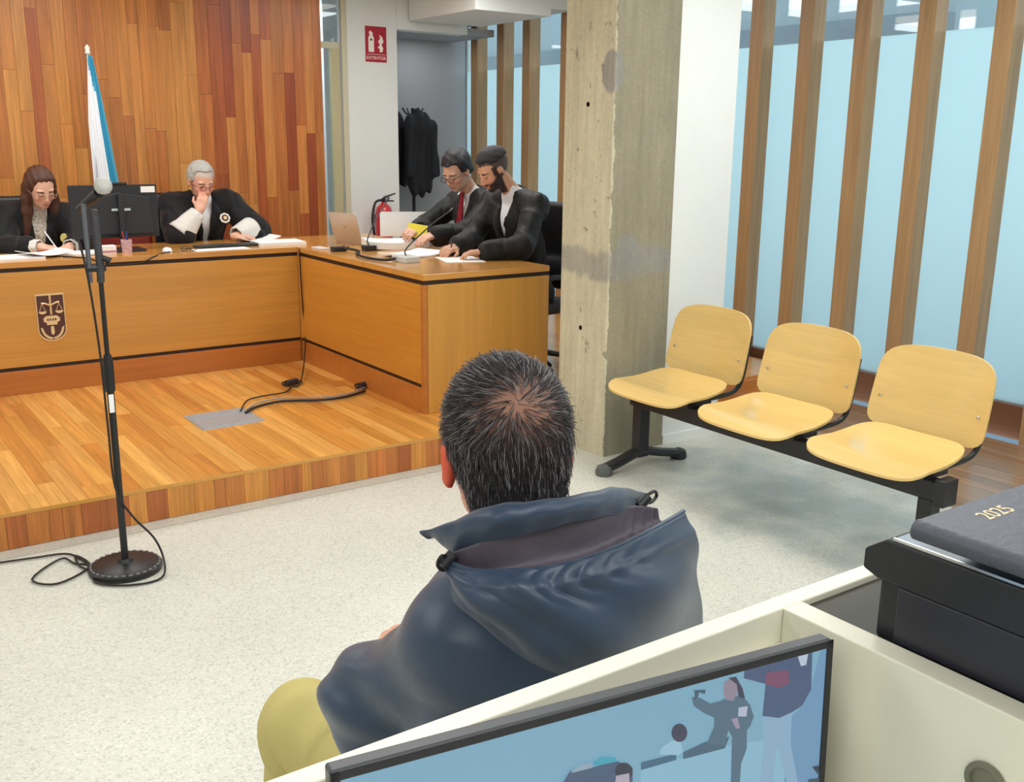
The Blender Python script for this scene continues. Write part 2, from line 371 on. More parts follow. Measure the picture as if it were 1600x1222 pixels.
# terrazzo
def terrazzo():
    m = bpy.data.materials.new('terrazzo'); m.use_nodes = True; t = m.node_tree; L = t.links.new; b = t.nodes['Principled BSDF']
    g = nn(t, 'ShaderNodeNewGeometry'); v = nn(t, 'ShaderNodeTexVoronoi'); v.inputs['Scale'].default_value = 150; L(g.outputs['Position'], v.inputs['Vector'])
    cr = nn(t, 'ShaderNodeValToRGB'); e = cr.color_ramp.elements
    e[0].color = (*lin((186, 187, 178)), 1); e[1].color = (*lin((224, 224, 214)), 1); e[0].position = .0; e[1].position = 1
    for p, c in ((.25, (208, 208, 198)), (.7, (212, 212, 202)), (.85, (216, 216, 207))): x = cr.color_ramp.elements.new(p); x.color = (*lin(c), 1)
    sp = nn(t, 'ShaderNodeSeparateColor'); L(v.outputs['Color'], sp.inputs[0]); L(sp.outputs[0], cr.inputs[0])
    n = nn(t, 'ShaderNodeTexNoise'); n.inputs['Scale'].default_value = 1.6; n.inputs['Detail'].default_value = 6; L(g.outputs['Position'], n.inputs['Vector'])
    mr = nn(t, 'ShaderNodeMapRange'); mr.inputs['From Min'].default_value = .3; mr.inputs['From Max'].default_value = .7; mr.inputs['To Min'].default_value = .93; mr.inputs['To Max'].default_value = 1.04; L(n.outputs['Fac'], mr.inputs['Value'])
    mx = nn(t, 'ShaderNodeVectorMath', operation='SCALE'); L(cr.outputs[0], mx.inputs[0]); L(mr.outputs[0], mx.inputs['Scale'])
    # floor dirt under the row of seats, with blue-grey reflections painted into the colour
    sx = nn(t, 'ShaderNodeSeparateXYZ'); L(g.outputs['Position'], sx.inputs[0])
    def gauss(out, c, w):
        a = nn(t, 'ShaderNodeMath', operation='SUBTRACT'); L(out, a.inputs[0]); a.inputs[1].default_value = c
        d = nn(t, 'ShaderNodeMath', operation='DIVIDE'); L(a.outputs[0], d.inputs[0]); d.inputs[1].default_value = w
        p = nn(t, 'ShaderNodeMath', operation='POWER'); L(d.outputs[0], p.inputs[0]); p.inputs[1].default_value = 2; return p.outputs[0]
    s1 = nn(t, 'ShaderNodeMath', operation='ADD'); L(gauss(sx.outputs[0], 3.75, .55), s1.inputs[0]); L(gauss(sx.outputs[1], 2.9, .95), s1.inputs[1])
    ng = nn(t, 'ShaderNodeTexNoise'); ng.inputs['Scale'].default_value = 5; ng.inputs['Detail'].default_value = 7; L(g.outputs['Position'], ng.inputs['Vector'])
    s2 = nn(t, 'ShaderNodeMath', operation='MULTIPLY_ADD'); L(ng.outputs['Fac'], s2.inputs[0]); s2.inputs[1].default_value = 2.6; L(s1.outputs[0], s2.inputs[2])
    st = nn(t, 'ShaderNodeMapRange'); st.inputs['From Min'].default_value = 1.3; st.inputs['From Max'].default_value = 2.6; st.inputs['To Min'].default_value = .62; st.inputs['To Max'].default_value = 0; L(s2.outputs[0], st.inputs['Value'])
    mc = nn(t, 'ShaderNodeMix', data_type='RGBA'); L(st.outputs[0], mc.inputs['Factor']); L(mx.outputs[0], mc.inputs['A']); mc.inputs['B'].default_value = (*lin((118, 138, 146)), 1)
    L(mc.outputs['Result'], b.inputs['Base Color']); b.inputs['Roughness'].default_value = .33
    return m
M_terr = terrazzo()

# ------------------------------------------------------------------ room shell
WX = 5.62      # window wall
def struct(name, o, label=None): o['kind'] = 'structure'; return o
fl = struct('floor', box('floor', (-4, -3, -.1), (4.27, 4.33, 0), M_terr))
box('floor_joint', (-4, 4.235, -.001), (3.39, 4.239, .0012), mat('joint_strip', (165, 165, 158), .5), fl)
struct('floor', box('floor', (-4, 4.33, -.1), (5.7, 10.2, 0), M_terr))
wf = empty('floor', (4.27, 0, 0), kind='structure')
box('subfloor', (4.27, -3, -.1), (5.7, 4.33, -.012), M_dark).parent = wf
wf_m = []
random.seed(3)
def tint(c, s=0.16, hue=0.08):
    k = 1+random.uniform(-s, s); h = random.uniform(-hue, hue); c = lin(c)
    return (min(1, c[0]*k), min(1, c[1]*k*(1+h)), min(1, c[2]*k*(1+1.5*h)), 1)
def plank_obj(name, a, b, col, m, parent, gap=.0008, cache={}):
    dx, dy, dz = [b[i]-a[i] for i in range(3)]
    o = box(name, a, b, m, parent); o.color = col; return o
x = 4.27
while x < 5.5:
    y = -.6-random.random()*.6
    while y < 3.95:
        y2 = min(4.33, y+random.uniform(.8, 1.6)); y1 = max(y, -.6)
        o = plank_obj('plank', (x+.0008-4.27, y1+.0008, -.012), (min(x+.09, 5.52)-.0008-4.27, y2-.0008, random.uniform(-.0006, .0006)), tint((150, 118, 92), .15), M_floorw, wf); y = y2
    x += .09
# stage (dais) : planks laid along y, riser of upright boards
ST = .157; SY = 4.33
dais = empty('floor', (0, SY, 0), kind='structure')
def dpar(o): o.parent = dais; o.location = (0, -SY, 0); return o
dpar(box('platform', (-1.0, SY+.02, 0), (5.5, 7.8, ST-.014), M_kick))
random.seed(11)
x = -1.0
while x < 3.38:
    w = .075; x2 = min(x+w, 3.39); y = SY-random.random()*.9
    while y < 6.42:
        y2 = y+random.uniform(.6, 1.5)
        if y2 > SY+.02: 
            o = plank_obj('plank', (x+.0006, max(y, SY)+.0006, ST-.014), (x2-.0006, min(y2, 6.45)-.0006, ST+random.uniform(-.0004, .0004)), tint(random.choice([(212, 146, 66), (222, 158, 76), (200, 130, 56), (216, 150, 70), (228, 168, 88)]), .07, .04), M_floorw, dais); o.location = (0, -SY, 0)
        y = y2
    x = x2
x = 3.39
while x < 5.5:
    o = plank_obj('plank', (x+.0006, 4.4, ST-.014), (min(x+.15, 5.5)-.0006, 7.8, ST), tint((210, 148, 74), .1, .04), M_floorw, dais); o.location = (0, -SY, 0); x += .15
x = -1.0
while x < 3.39:
    w = random.choice([.05, .075, .075, .09, .12]); x2 = min(x+w, 3.39)
    o = plank_obj('riser_board', (x+.0006, SY-.001, 0.002), (x2-.0006, SY+.02, ST-.016), tint(random.choice([(192, 122, 56), (184, 108, 50), (176, 98, 48), (202, 134, 60), (188, 114, 54)]), .08, .05), M_plank, dais); o.location = (0, -SY, 0); x = x2
o = box('edge_strip', (-1, SY-.003, ST-.0155), (3.39, SY+.0005, ST+.0006), M_bench, dais); o.location = (0, -SY, 0)

# back wall of upright boards
WY = 7.8
wb = empty('wall_back', (0, WY, 0), kind='structure')
o = box('backing', (-1.2, WY+.02, 0), (3.61, WY+.16, 2.9), mat('wall_core', (225, 228, 225), .7), wb); o.location = (0, -WY, 0)
random.seed(5)
x = -.7
pal = [(192, 120, 58), (204, 134, 66), (184, 110, 54), (208, 142, 72), (196, 126, 60), (199, 129, 63), (176, 96, 50), (160, 80, 44)]
while x < 3.6:
    w = random.choice([.075, .085, .085, .1]); x2 = min(x+w, 3.615); z = -random.random()*.8
    while z < 2.9:
        z2 = z+random.uniform(.6, 1.5)
        if z2 > .16:
            red = .12+.5*max(0, (x-1.6)/2.0); c = random.choice(pal[6:]) if random.random() < red*.5 else random.choice(pal[:6])
            if x > 2.6: c = (c[0]*.97, c[1]*.93, c[2]*.94)
            o = plank_obj('plank', (x+.0008, WY-random.uniform(0, .003), max(z, .158)+.0008), (x2-.0008, WY+.02, min(z2, 2.9)-.0008), tint(c, .06, .05), M_plank, wb); o.location = (0, -WY, 0)
        z = z2
    x = x2
# side walls, ceiling
struct('', box('wall_left', (-4.1, -3, 0), (-4, 10.2, 2.9), M_white))
struct('', box('wall_rear', (-4, -3.1, 0), (5.7, -3, 2.9), M_white))
struct('', box('wall_back_left', (-4, WY, 0), (-1.2, WY+.16, 2.9), M_white))
cl = struct('', box('ceiling', (-4.1, -3.1, 2.9), (5.75, 10.3, 3.0), M_ceil))
struct('', box('wall_end', (-4, 10.1, 0), (5.7, 10.2, 2.9), M_white))
# white wall with the sign, the alcove and its bulkheads
AY = 8.0
XW0 = at('y', AY, 546, 200).x; XW1 = at('y', AY, 620, 47).x
sw = struct('', box('wall_sign', (XW0, AY, 0), (XW1, AY+.14, 2.9), M_white, bevel=.004))
lint = struct('', box('trim_1', (XW1, AY, at('y', AY, 675, 50).z), (5.12, AY+.14, 2.9), M_white))
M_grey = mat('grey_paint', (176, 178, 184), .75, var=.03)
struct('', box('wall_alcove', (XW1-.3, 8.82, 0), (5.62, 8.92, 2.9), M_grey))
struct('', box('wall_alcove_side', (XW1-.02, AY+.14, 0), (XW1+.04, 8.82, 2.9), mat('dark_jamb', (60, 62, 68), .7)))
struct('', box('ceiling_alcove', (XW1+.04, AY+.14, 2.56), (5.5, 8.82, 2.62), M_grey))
struct('', box('trim_2', (4.52, 6.95, 2.62), (5.25, 7.98, 2.9), M_white))
struct('', box('trim_3', (5.25, 6.95, 2.68), (5.5, 8.6, 2.9), M_white))
# glazed door beside the boarded wall
d1 = empty('door_1', (3.62, 8.35, 0), kind='structure')
M_glass = bpy.data.materials.new('clear_glass'); M_glass.use_nodes = True
_t = M_glass.node_tree; _t.nodes.remove(_t.nodes['Principled BSDF']); _mx = nn(_t, 'ShaderNodeMixShader'); _tr = nn(_t, 'ShaderNodeBsdfTransparent'); _gl = nn(_t, 'ShaderNodeBsdfGlossy')
_tr.inputs[0].default_value = (.86, .93, .94, 1); _gl.inputs['Roughness'].default_value = .02; _mx.inputs[0].default_value = .10
_t.links.new(_tr.outputs[0], _mx.inputs[1]); _t.links.new(_gl.outputs[0], _mx.inputs[2]); _t.links.new(_mx.outputs[0], _t.nodes['Material Output'].inputs[0])
M_beige = mat('beige_frame', (214, 206, 178), .5)
def dbox(n, a, b, m):
    o = box(n, a, b, m, d1); o.location = (-3.62, -8.35, 0); return o
dbox('door_frame', (3.62, 8.0, 0), (3.645, 8.06, 2.9), M_beige)
dbox('door_frame', (3.895, 8.01, 0), (XW0, 8.08, 2.9), M_beige)
dbox('door_frame', (3.645, 8.02, 2.36), (3.895, 8.06, 2.41), M_beige)
dbox('door_stile', (3.80, 8.02, 0), (3.88, 8.06, 2.36), mat('tan_stile', (200, 190, 150), .5))
dbox('glass_pane', (3.645, 8.035, 0.05), (3.80, 8.042, 2.36), M_glass)
dbox('glass_pane', (3.645, 8.035, 2.41), (3.895, 8.042, 2.9), M_glass)
dbox('door_seal', (3.881, 8.015, 0), (3.892, 8.05, 2.9), M_grey)
# corridor beyond the glazed door is brightened by an added fill light
# ------------------------------------------------------------------ window wall
M_frost = bpy.data.materials.new('frosted_film'); M_frost.use_nodes = True
_t = M_frost.node_tree; _b = _t.nodes['Principled BSDF']; _b.inputs['Base Color'].default_value = (.55, .75, .80, 1); _b.inputs['Roughness'].default_value = .35
_tl = nn(_t, 'ShaderNodeBsdfTranslucent'); _tl.inputs[0].default_value = (.78, .90, .91, 1); _m = nn(_t, 'ShaderNodeMixShader'); _m.inputs[0].default_value = .86
_t.links.new(_b.outputs[0], _m.inputs[1]); _t.links.new(_tl.outputs[0], _m.inputs[2]); _t.links.new(_m.outputs[0], _t.nodes['Material Output'].inputs[0])
def window(n, mull, y0, y1):
    w = empty('window_%d' % n, (WX, y0, 0), kind='structure')
    def wb_(nm, a, b, m, bev=0):
        o = box(nm, a, b, m, w, bevel=bev); o.location = (-WX, -y0, 0); return o
    wb_('sill', (WX-.02, y0, 0), (WX+.06, y1, .2), M_sill, .003)
    wb_('head_rail', (WX-.02, y0, 2.82), (WX+.06, y1, 2.9), M_mull)
    for c in mull: wb_('mullion', (WX-.10, c-.055, .0), (WX+.02, c+.055, 2.9), M_mull, .003)
    e = [y0]+sorted(mull)+[y1]
    for a, b in zip(e, e[1:]):
        wb_('frosted_pane', (WX+.022, a, .2), (WX+.030, b, 2.29), M_frost)
        wb_('clear_pane', (WX+.022, a, 2.29), (WX+.030, b, 2.82), M_glass)
window(1, [2.79-.44*k for k in range(8)]+[3.23, 3.705, 4.142, 4.573, 4.993], -.9, 5.4)
window(2, [5.43, 5.86, 6.30, 6.72, 7.11, 7.665, 8.07, 8.51], 5.4, 8.82)
struct('', box('wall_right', (5.6, -3, 0), (5.72, -.9, 2.9), M_white))
struct('', box('wall_right_far', (5.64, 8.82, 0), (5.74, 10.2, 2.9), M_white))
# concrete column and white pier
def concrete():
    m = bpy.data.materials.new('board_marked_concrete'); m.use_nodes = True; t = m.node_tree; L = t.links.new; b = t.nodes['Principled BSDF']; b.inputs['Roughness'].default_value = .85
    g = nn(t, 'ShaderNodeNewGeometry'); sp = nn(t, 'ShaderNodeSeparateXYZ'); L(g.outputs['Normal'], sp.inputs[0]); ps = nn(t, 'ShaderNodeSeparateXYZ'); L(g.outputs['Position'], ps.inputs[0])
    def M(op, a, bb, c=None):
        n = nn(t, 'ShaderNodeMath', operation=op)
        for i, v in enumerate((a, bb, c)):
            if v is None: continue
            if isinstance(v, (int, float)): n.inputs[i].default_value = v
            else: L(v, n.inputs[i])
        return n.outputs[0]
    def noise(sc, stretch, det=6, rg=.6):
        mp = nn(t, 'ShaderNodeMapping'); mp.inputs['Scale'].default_value = stretch; L(g.outputs['Position'], mp.inputs['Vector'])
        n = nn(t, 'ShaderNodeTexNoise'); n.inputs['Scale'].default_value = sc; n.inputs['Detail'].default_value = det; n.inputs['Roughness'].default_value = rg; L(mp.outputs[0], n.inputs['Vector']); return n.outputs['Fac']
    big = noise(5, (1, 1, .5)); streak = noise(30, (1, 1, .07)); fine = noise(60, (1, 1, 1))
    edge = noise(14, (1, 1, 1))
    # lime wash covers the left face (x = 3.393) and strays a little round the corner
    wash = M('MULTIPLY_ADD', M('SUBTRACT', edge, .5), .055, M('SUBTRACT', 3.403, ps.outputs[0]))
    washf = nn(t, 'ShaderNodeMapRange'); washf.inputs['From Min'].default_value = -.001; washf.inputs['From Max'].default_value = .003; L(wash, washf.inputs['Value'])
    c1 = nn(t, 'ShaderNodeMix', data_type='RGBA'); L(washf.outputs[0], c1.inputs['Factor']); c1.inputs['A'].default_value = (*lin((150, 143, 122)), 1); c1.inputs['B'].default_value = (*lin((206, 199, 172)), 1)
    # grey filler: a band at 0.9 m and a patch high on the corner
    bz = M('DIVIDE', M('ABSOLUTE', M('SUBTRACT', ps.outputs[2], M('MULTIPLY_ADD', M('SUBTRACT', big, .5), .18, 1.03)), 0), .075)
    bandf = nn(t, 'ShaderNodeMapRange'); bandf.inputs['From Min'].default_value = .7; bandf.inputs['From Max'].default_value = 1.15; bandf.inputs['To Min'].default_value = .62; bandf.inputs['To Max'].default_value = 0; L(M('MULTIPLY_ADD', M('SUBTRACT', edge, .5), .9, bz), bandf.inputs['Value'])
    def blob(cx, cy, cz, rx, rz):
        d = M('ADD', M('POWER', M('DIVIDE', M('SUBTRACT', ps.outputs[2], cz), rz), 2), M('ADD', M('POWER', M('DIVIDE', M('SUBTRACT', ps.outputs[0], cx), rx), 2), M('POWER', M('DIVIDE', M('SUBTRACT', ps.outputs[1], cy), rx), 2)))
        q = nn(t, 'ShaderNodeMapRange'); q.inputs['From Min'].default_value = .75; q.inputs['From Max'].default_value = 1.0; q.inputs['To Min'].default_value = .75; q.inputs['To Max'].default_value = 0; L(M('MULTIPLY_ADD', M('SUBTRACT', edge, .5), .9, d), q.inputs['Value']); return q.outputs[0]
    gf = M('MAXIMUM', bandf.outputs[0], M('MAXIMUM', blob(3.393, 3.99, 1.98, .07, .11), blob(3.52, 3.961, 1.08, .09, .11)))
    c2 = nn(t, 'ShaderNodeMix', data_type='RGBA'); L(gf, c2.inputs['Factor']); L(c1.outputs['Result'], c2.inputs['A']); c2.inputs['B'].default_value = (*lin((146, 144, 142)), 1)
    k = M('MULTIPLY', M('MULTIPLY_ADD', big, .5, .75), M('MULTIPLY', M('MULTIPLY_ADD', streak, .5, .75), M('MULTIPLY_ADD', fine, .4, .8)))
    mx = nn(t, 'ShaderNodeVectorMath', operation='SCALE'); L(c2.outputs['Result'], mx.inputs[0]); L(k, mx.inputs['Scale']); L(mx.outputs[0], b.inputs['Base Color'])
    bp = nn(t, 'ShaderNodeBump'); bp.inputs['Strength'].default_value = .35; bp.inputs['Distance'].default_value = .006; L(M('ADD', streak, M('MULTIPLY', fine, .6)), bp.inputs['Height']); L(bp.outputs[0], b.inputs['Normal'])
    return m
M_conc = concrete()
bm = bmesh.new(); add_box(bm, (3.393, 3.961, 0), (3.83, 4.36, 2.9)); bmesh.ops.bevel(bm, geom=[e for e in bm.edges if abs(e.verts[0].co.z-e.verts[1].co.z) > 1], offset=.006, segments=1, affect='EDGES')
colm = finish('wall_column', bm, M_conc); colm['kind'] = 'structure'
for px, py in ((919, 163), (907, 512)):
    p = at('x', 3.393, px, py)
    lathe('tie_hole', [(.013, 0), (.013, .001), (.009, .0015), (.007, -.004)], mat('hole_dark', (50, 42, 34), .9), colm, 14, Matrix.Translation(p) @ Matrix.Rotation(-PI/2, 4, 'Y'))
struct('', box('wall_pier', (3.83, 3.968, 0), (4.262, 4.33, 2.9), M_white))
box('skirting', (3.83, 3.958, 0), (4.262, 3.968, .05), M_white, bpy.data.objects['wall_pier'])

# outside the windows: pavement, unseen blue wall added to tint the lower frosted panes, opposite building
ext = struct('', box('ground_outside', (5.8, -8, -.3), (40, 40, -.1), mat('paving_outside', (120, 150, 170), .8)))
ext2 = struct('', box('wall_bounce', (7.2, -3, -.1), (7.4, 16, 1.0), mat('blue_bounce', (90, 140, 175), .7)))
bd = empty('building', (13, 10, -.1), 'pale grey building across the street, seen through the clear top panes', 'building')
def bb(n, a, b, m):
    o = box(n, a, b, m, bd); o.location = (-13, -10, .1); return o
bb('wall', (13, 8.3, -.1), (19, 26, 5.6), mat('facade_grey', (150, 164, 172), .7))
bb('balcony_slab', (12.6, 8.3, 3.05), (13, 26, 3.35), mat('slab_dark', (120, 134, 142), .7))
bb('wall', (14, 2.0, -.1), (19, 8.3, 2.9), mat('facade_teal', (158, 196, 196), .7))

# ceiling lamps
for i, (x, y) in enumerate(LAMPS):
    l = empty('ceiling_light', (x, y, 2.9), 'square white recessed ceiling light above the courtroom', 'ceiling light', 'ceiling lights above the courtroom')
    o = box('frame', (-.68, -.68, -.03), (.68, .68, 0), M_white, l)
    o = box('diffuser', (-.64, -.64, -.036), (.64, .64, -.03), mat('lamp_diffuser', (255, 248, 235), .5, emit=1.5), l)

# ------------------------------------------------------------------ judges' bench and lawyers' desk
BX = 2.745; BY = 6.4; BT = .935
jb = empty('judges_bench', (1, BY, ST), 'long orange wooden judges bench with carved crest, across the back of the dais', 'bench')
def jp(n, a, b, m, bev=.002):
    o = box(n, a, b, m, jb, bevel=bev); o.location = (-1, -BY, -ST); return o
jp('front_panel', (-1.0, BY, .322), (BX, BY+.03, .878), M_bench)
jp('plinth', (-1.0, BY+.004, ST), (BX, BY+.03, .300), M_kick)
jp('inlay_strip', (-1.0, BY+.010, .300), (BX, BY+.03, .322), M_dark, 0)  # black inlay strips, dark in their own colour
jp('inlay_strip', (-1.0, BY+.008, .878), (BX, BY+.03, .902), M_dark, 0)
jp('worktop', (-1.0, BY-.004, .902), (BX+.0, BY+.72, BT), M_bencht)
jp('side_panel', (-1.0, BY+.03, ST), (-.97, BY+.7, .902), M_benchz)
jp('apron', (-.97, BY+.03, .80), (BX, BY+.06, .902), M_bench)
ld = empty('lawyers_desk', (BX, 4.735, ST), 'orange wooden side desk on the dais where the two lawyers write', 'desk')
def lp(n, a, b, m, bev=.002):
    o = box(n, a, b, m, ld, bevel=bev); o.location = (-BX, -4.735, -ST); return o
LX = 3.60; LY0 = 4.735; LY1 = 7.1
lp('front_panel', (BX, LY0+.03, .322), (BX+.03, BY-.006, .878), M_benchy)
lp('plinth', (BX+.004, LY0+.03, ST), (BX+.03, BY-.006, .300), M_kick)
lp('inlay_strip', (BX+.010, LY0+.03, .300), (BX+.03, BY-.006, .322), M_dark, 0)
lp('inlay_strip', (BX+.008, LY0+.008, .878), (LX-.006, BY-.006, .902), M_dark, 0)
lp('end_panel', (BX+.03, LY0, ST), (LX, LY0+.03, .878), M_benchz)
lp('corner_post', (BX, LY0, ST), (BX+.028, LY0+.028, .878), M_kick)
lp('worktop', (BX+.001, LY0-.004, .902), (LX, LY1, BT), M_bencht)
lp('back_panel', (LX-.03, BY+.2, ST), (LX, LY1, .902), M_benchz)
# crest on the bench
cr = empty('court_crest', (1.18, BY, .6), 'small dark shield with gold scales of justice fixed to the bench front', 'emblem')
Mc = frame_m((0, 0, 0), (1, 0, 0), (0, 0, 1))   # x right, y up, z toward the room (-Y)
M_gold = mat('gold_relief', (236, 208, 160), .35, metal=.3, spec=.6); M_shield = mat('shield_brown', (84, 48, 44), .45)
W_, T_, B_ = .078, .142, -.142
def shield(k, t):
    pts = [(-W_*k, T_*k), (W_*k, T_*k)]
    for i in range(11):
        a = PI*i/10; pts.append((W_*k*math.cos(a), (-.075-.067*math.sin(a))*k if k == 1 else (-.075*k-.067*k*math.sin(a))))
    return pts
prism('rim', shield(1.0, 0), .006, M_gold, cr, Mc); prism('shield', shield(.93, 0), .009, M_shield, cr, Mc)
def g2(pts, r): # flat relief strip through 2D points
    bm = bmesh.new(); add_tube(bm, [Mc @ Vector((x, y, .010)) for x, y in pts], r, 6); return bm
finish('sword', g2([(0, .135), (0, .02)], .006), M_gold, cr); finish('beam', g2([(-.05, .088), (-.03, .086), (0, .074), (.03, .088), (.05, .092)], .005), M_gold, cr)
for s_ in (-1, 1):
    finish('pan_cord', g2([(s_*.046, .086), (s_*.046-.016, .042)], .0016), M_gold, cr); finish('pan_cord', g2([(s_*.046, .086), (s_*.046+.016, .042)], .0016), M_gold, cr)
    prism('scale_pan', [(s_*.046+.022*math.cos(a), .040-.016*math.sin(a)) for a in [PI*i/8 for i in range(9)]], .012, M_gold, cr, Mc)
prism('ribbon', [(-.045, -.002), (-.03, .012), (.03, .012), (.045, -.002), (.045, -.02), (.028, -.03), (.03, -.042), (-.03, -.042), (-.028, -.03), (-.045, -.02)], .012, M_gold, cr, Mc)
bm = bmesh.new()
for x_ in (-.022, -.008, .007, .021): add_box(bm, (x_-.004, -.016, .012), (x_+.004, -.004, .0135), Mc)
finish('ribbon_lettering', bm, M_shield, cr)
for i in range(7):
    for s_ in (-1, 1):
        a = R(-90+s_*(8+i*12)); x_, y_ = .058*math.cos(a), -.052+.070*math.sin(a)
        Ml = Mc @ Matrix.Translation((x_, y_, .010)) @ Matrix.Rotation(a+s_*R(60), 4, 'Z')
        prism('laurel_leaf', [(-.014, 0), (0, .006), (.014, 0), (0, -.006)], .004, M_gold, cr, Ml)
prism('pendant', [(-.008, -.05), (.008, -.05), (.01, -.09), (0, -.105), (-.01, -.09)], .012, M_gold, cr, Mc)

# ------------------------------------------------------------------ row of three seats on a beam
def seat_shell(w, d, sag, rise):
    """plywood pad, x depth (front -x), y width"""
    bm = bmesh.new(); nx, ny = 14, 18; th = .011; V = {}
    for top in (0, 1):
        for i in range(nx+1):
            for j in range(ny+1):
                u, v = i/nx*2-1, j/ny*2-1
                # superellipse mapping for round corners
                e = 5.0; k = (abs(u)**e+abs(v)**e)**(1/e) or 1; mx_ = max(abs(u), abs(v)); uu, vv = u*mx_/k, v*mx_/k
                wid = w/2*(1.0-.07*uu)
                x_, y_ = uu*d/2, vv*wid
                z_ = rise*((uu+.15)**2)*(.9 if uu > 0 else 0)-(.022*max(0, -uu-.55)**1.5*5)+sag*vv*vv
                V[top, i, j] = bm.verts.new((x_, y_, z_-(0 if top else th)))
    for i in range(nx):
        for j in range(ny):
            bm.faces.new([V[1, i, j], V[1, i+1, j], V[1, i+1, j+1], V[1, i, j+1]]); bm.faces.new([V[0, i, j], V[0, i, j+1], V[0, i+1, j+1], V[0, i+1, j]])
    for i in range(nx):
        bm.faces.new([V[0, i, 0], V[0, i+1, 0], V[1, i+1, 0], V[1, i, 0]]); bm.faces.new([V[1, i, ny], V[1, i+1, ny], V[0, i+1, ny], V[0, i, ny]])
    for j in range(ny):
        bm.faces.new([V[1, 0, j], V[1, 0, j+1], V[0, 0, j+1], V[0, 0, j]]); bm.faces.new([V[0, nx, j], V[0, nx, j+1], V[1, nx, j+1], V[1, nx, j]])
    return bm
def back_shell(w, h):
    """back pad in y (width) z (height), concave; front towards -x"""
    bm = bmesh.new(); ny, nz = 18, 12; th = .011; V = {}
    for s_ in (0, 1):
        for i in range(ny+1):
            for j in range(nz+1):
                u, v = i/ny*2-1, j/nz*2-1; e = 4.5; k = (abs(u)**e+abs(v)**e)**(1/e) or 1; mx_ = max(abs(u), abs(v)); uu, vv = u*mx_/k, v*mx_/k
                eb = 4.5 if v > 0 else 9; k = (abs(u)**eb+abs(v)**eb)**(1/eb) or 1; uu, vv = u*mx_/k, v*mx_/k; y_ = uu*w/2*(1-.02*vv); z_ = vv*h/2-(.020*(1-uu*uu) if vv < 0 else -.010*(1-uu*uu))*abs(vv)+(.02*vv)
                x_ = -.035*uu*uu+.04*vv+.0
                V[s_, i, j] = bm.verts.new((x_+(th if s_ else 0), y_, z_))
    for i in range(ny):
        for j in range(nz):
            bm.faces.new([V[0, i, j], V[0, i+1, j], V[0, i+1, j+1], V[0, i, j+1]]); bm.faces.new([V[1, i, j], V[1, i, j+1], V[1, i+1, j+1], V[1, i+1, j]])
    for i in range(ny):
        bm.faces.new([V[1, i, 0], V[1, i+1, 0], V[0, i+1, 0], V[0, i, 0]]); bm.faces.new([V[0, i, nz], V[0, i+1, nz], V[1, i+1, nz], V[1, i, nz]])
    for j in range(nz):
        bm.faces.new([V[0, 0, j], V[0, 0, j+1], V[1, 0, j+1], V[1, 0, j]]); bm.faces.new([V[1, ny, j], V[1, ny, j+1], V[0, ny, j+1], V[0, ny, j]])
    return bm
bs = empty('beam_seating', (3.45, 2.95, 0), 'row of three pale plywood seats on one black steel beam by the column', 'seating')
SX = 3.45
box('beam', (-.03, -.93, .325), (.03, .84, .405), M_black, bs, .004)
box('beam_end_cap', (-.045, -.945, .315), (.045, -.90, .42), M_black, bs, .004)
for y_ in (.78, -.86):
    box('post', (-.035, y_-.03, .06), (.035, y_+.03, .33), M_black, bs, .006)
    bm = bmesh.new(); add_tube(bm, spline([(-.26, y_, .028), (-.15, y_, .05), (0, y_, .085), (.15, y_, .055), (.29, y_, .028)], 6), .024, 8)
    for v in bm.verts: v.co.y = y_+(v.co.y-y_)*1.5
    finish('foot', bm, M_black, bs, smooth=True)
    for sx in (-.24, .28):
        bm = bmesh.new(); add_lathe(bm, [(.040, 0), (.046, .015), (.038, .045), (.014, .056)], 14, Matrix.Translation((sx, y_, 0))); finish('foot_pad', bm, M_plastic if sx > 0 else mat('grey_rubber', (92, 94, 92), .7), bs, smooth=True)
for q, sy in enumerate((.635, .0, -.625)):
    st = finish('seat', seat_shell(.535, .42, .006, .035), M_seat, bs, smooth=True); st.location = (.04, sy, .452)
    bk = finish('backrest', back_shell(.53, .30), M_seat, bs, smooth=True); bk.location = (.335, sy, .650)
    for s_ in (-1, 1):
        yy = sy+s_*.235
        tube('support_bar', spline([(-.05, yy, .432), (.18, yy, .438), (.275, yy, .458), (.315, yy, .52), (.335, yy, .62), (.355, yy, .72)], 5), .0115, M_black, bs, 8)
        for z_ in (.60,): lathe('rivet', [(.007, 0), (.007, .001), (.004, .003)], M_chrome, bk, 10, Matrix.Translation((-.032+.04*(z_-.65)/.15, s_*.225, z_-.65)) @ Matrix.Rotation(-PI/2, 4, 'Y'))
    box('seat_bracket', (-.06, sy-.24, .405), (.10, sy+.24, .432), M_black, bs, .003)

# ------------------------------------------------------------------ floor box, cables on the dais
fb = empty('floor_box', (0, 0, 0), 'square brushed steel floor outlet cover set into the dais', 'floor outlet')
c_ = [at('z', ST, *p) for p in ((297, 651), (336, 671), (402, 656), (364, 641))]; cc = sum(c_, Vector())/4; fb.location = cc
hx, hy = .165, .165
prism('frame', rrect(.34, .33, .01), .004, M_steel, fb); prism('lid', rrect(.30, .20, .006), .003, M_steel, fb, Matrix.Translation((-.01, -.045, .004)))
prism('cable_flap', rrect(.30, .07, .005), .004, M_steel, fb, Matrix.Translation((0, .11, .004)))
M_cable = mat('black_cable', (24, 22, 24), .5); M_cableg = mat('grey_cable', (150, 150, 155), .5)
z0 = ST+.012
def gz(pts, z=z0): return [tuple(at('z', z, *p)) for p in pts]
tag(tube('cable', spline(gz([(384, 645), (400, 636), (440, 627), (500, 625), (540, 620), (570, 611)]), 6), .008, M_cable), 'thick black cable on the dais from the floor box to the lawyers desk', 'cable')
